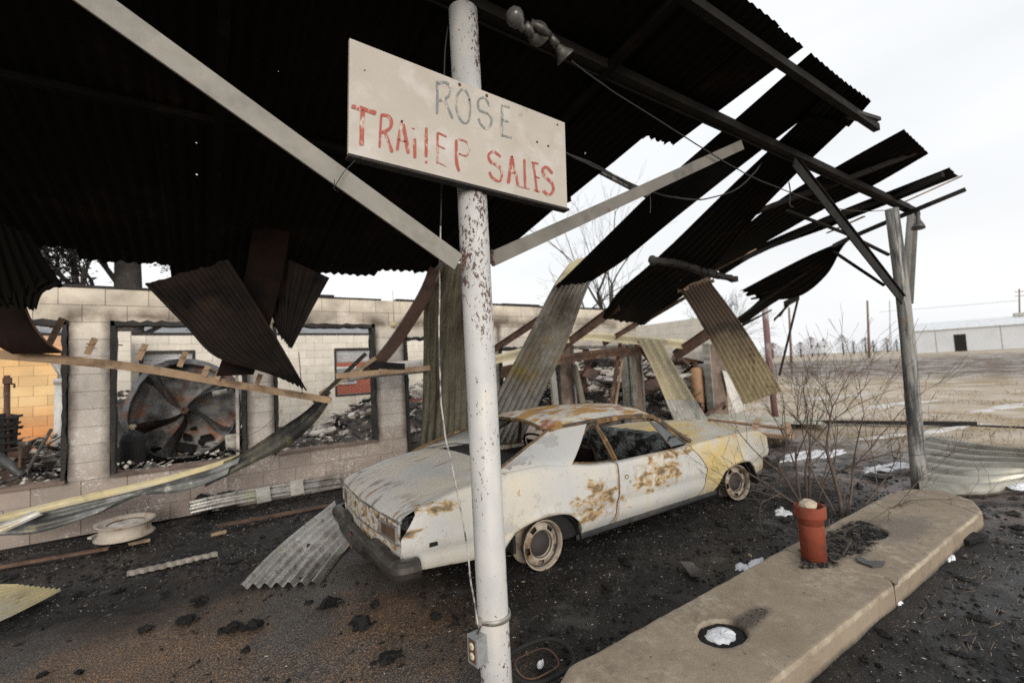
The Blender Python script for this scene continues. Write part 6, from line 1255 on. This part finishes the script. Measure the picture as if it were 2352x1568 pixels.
# ================================================================== DISTANCE
wc = ad(2240, 800, 66); wc.z = gz(wc.x, wc.y); dv = V((_R.x, _R.y, 0)).normalized(); fv = V((-dv.y, dv.x, 0)); _w0 = ad(2106, 800, 66); _w0.z = wc.z
fv = fv if fv.dot(_F) > 0 else -fv
WA = R(0); 
_m = Matrix.Rotation(-R(36), 3, 'Z'); dw, fw = _m @ dv, None
def wp(s, d, z): return _w0+dw*(s+8.6)+(_m @ fv)*d+V((0, 0, z))
wh = T('warehouse', 'long low white metal warehouse on the rise at the right edge', 'warehouse', tuple(wc))
def hx(a, b, c_, d_, e, f): 
    g = MB(); q = [wp(x, y, z) for z in (e, f) for x, y in ((a, c_), (b, c_), (b, d_), (a, d_))]
    g.add(q, [(3, 2, 1, 0), (4, 5, 6, 7), (0, 1, 5, 4), (1, 2, 6, 5), (2, 3, 7, 6), (3, 0, 4, 7)]); return g
hx(-8.6, 40, 0, 16, -1, 3.25).build('wall', m_whshed, wh)
g = MB(); q = [wp(-8.9, -.3, 3.25), wp(40, -.3, 3.25), wp(40, 8, 4.6), wp(-8.9, 8, 4.6), wp(40, 16.3, 3.25), wp(-8.9, 16.3, 3.25), wp(-8.9, -.3, 3.15), wp(40, -.3, 3.15)]
g.add(q, [(0, 1, 2, 3), (3, 2, 4, 5), (6, 7, 1, 0), (0, 3, 5)]); g.build('roof', M('white_metal_roof', (.62, .64, .66), .5), wh)
hx(-4.6, -3.4, -.06, .05, -.0, 2.35).build('doorway', m_black, wh)
hx(4.0, 12, -.08, .05, -.0, 2.6).build('shutter_door', m_white, wh); hx(3.6, 40, -.1, .05, 2.65, 2.78).build('gutter', m_galv, wh)
for s in (-6.5, 0, 8, 16): hx(s, s+.06, -.04, .05, -.3, 3.2).build('seam', m_galv, wh)
hx(3.0, 4.4, 7, 8, 4.5, 5.0).build('roof_vent', m_galv, wh)
def upole(px, ytop, d, label, arm=True, r_=.13, lean=0):
    b = ad(px+4, 812, d); b.z = gz(b.x, b.y); tp_ = ad(px, ytop, d); t = T('utility_pole', label, 'utility pole', tuple(b)); g = MB(); g.tube([b, tp_], [r_, r_*.7], 8); g.build('pole_shaft', m_polew, t)
    if arm:
        for k in (0, .9): g = MB(); a = tp_-V((0, 0, .6+k)); g.beam(a-dv*1., a+dv*1., .12, .12); g.build('crossarm', m_polew, t)
    return tp_
m_polew = M('brown_utility_pole', (.20, .14, .10), .9)
upole(1812, 706, 45, 'orange-brown utility pole left of the far post', False); upole(1992, 690, 48, 'tall utility pole behind the shrub', False); tpp = upole(2341, 663, 95, 'utility pole with crossarms beyond the white warehouse', True, .16)
g = MB(); g.tube([ad(2341, 690, 95), ad(2200, 702, 110), ad(2020, 716, 130)], .03, 4); tag(g.build('power_line', m_wire), 'faint power line running left from the crossarm pole', 'wire')
mast = ad(2048, 812, 160); t = T('radio_mast', 'thin pale lattice mast far beyond the field', 'mast', tuple(mast)); g = MB(); P = [ad(2046+k, 812, 160) for k in (-2, 2)]; Q = [ad(2043+k, 690, 160) for k in (-.7, .7)]
for p, q in zip(P, Q): g.tube([p, q], .06, 4)
for i in range(24): g.tube([lerp(P[0], Q[0], i/24), lerp(P[1], Q[1], (i+1)/24)], .04, 3)
g.build('mast_frame', m_galv, t)
def far_tree(px, w_, h_, mat, d, label, cat_='tree', sd=0, dense=3600):
    b = ad(px, 815, d); b.z = gz(b.x, b.y); k = d/PF; W_, H_ = w_*k, h_*k; rnd = random.Random(sd+px); t = T('distant_tree', label, cat_, tuple(b)); g = MB(); g.tube([b, b+V((0, 0, H_*.6))], W_*.03+.05, 6); g.build('trunk', m_bark, t); g = MB()
    for i in range(dense):
        a = rnd.uniform(0, 6.28); rr = rnd.random()**.75; hh = rnd.uniform(.0, 1); prof = math.sin(math.pi*min(.98, hh*.75+.22)) if mat is not m_dkgreen else (1-hh)**.8
        c = b+dv*(math.cos(a)*rr*W_*.5*prof)+fv*(math.sin(a)*rr*W_*.5*prof)+V((0, 0, H_*(.08+.92*hh)))*(1+.12*mn.noise(V((a, hh*3, px*.1)))); s = W_*rnd.uniform(.008, .026)
        g.add([c+V((rnd.uniform(-s, s), rnd.uniform(-s, s), rnd.uniform(-s, s))) for _ in range(3)], [(0, 1, 2)])
    g.build('crown', mat, t)
for i, (px, w_, h_, mt, lb) in enumerate(((1840, 42, 34, m_haz, 'hazy bare tree at the left end of the horizon'), (1866, 46, 44, m_haz, 'second hazy bare tree on the horizon'), (1895, 34, 40, m_haz, 'hazy bare tree merging with the dark evergreen'), (1880, 26, 30, m_dkgreen, 'dark evergreen between two bare trees on the horizon'), (1938, 40, 46, m_haz, 'pinkish bare tree left of the small evergreen cone'), (1962, 24, 30, m_dkgreen, 'small cone-shaped evergreen on the horizon'), (1990, 40, 36, m_haz, 'bare tree behind the tall utility pole'), (2008, 24, 28, m_dkgreen, 'rounded evergreen right of the tall utility pole'), (2040, 34, 32, m_haz, 'bare tree by the pale mast'), (2062, 24, 28, m_dkgreen, 'evergreen just left of the far post'), (1775, 60, 34, m_haz, 'bare tree beyond the reddish rear post'), (1700, 70, 30, m_haz, 'bare trees beyond the hanging striped sheet'))):
    far_tree(px, w_, h_, mt, 120+i*2, lb, sd=i)
g = MB(); g.box(ad(1880, 806, 110)+V((0, 0, .2)), (4, 3, 1.2)); tag(g.build('white_shed', m_whshed), 'tiny white shed under the hazy trees', 'shed')
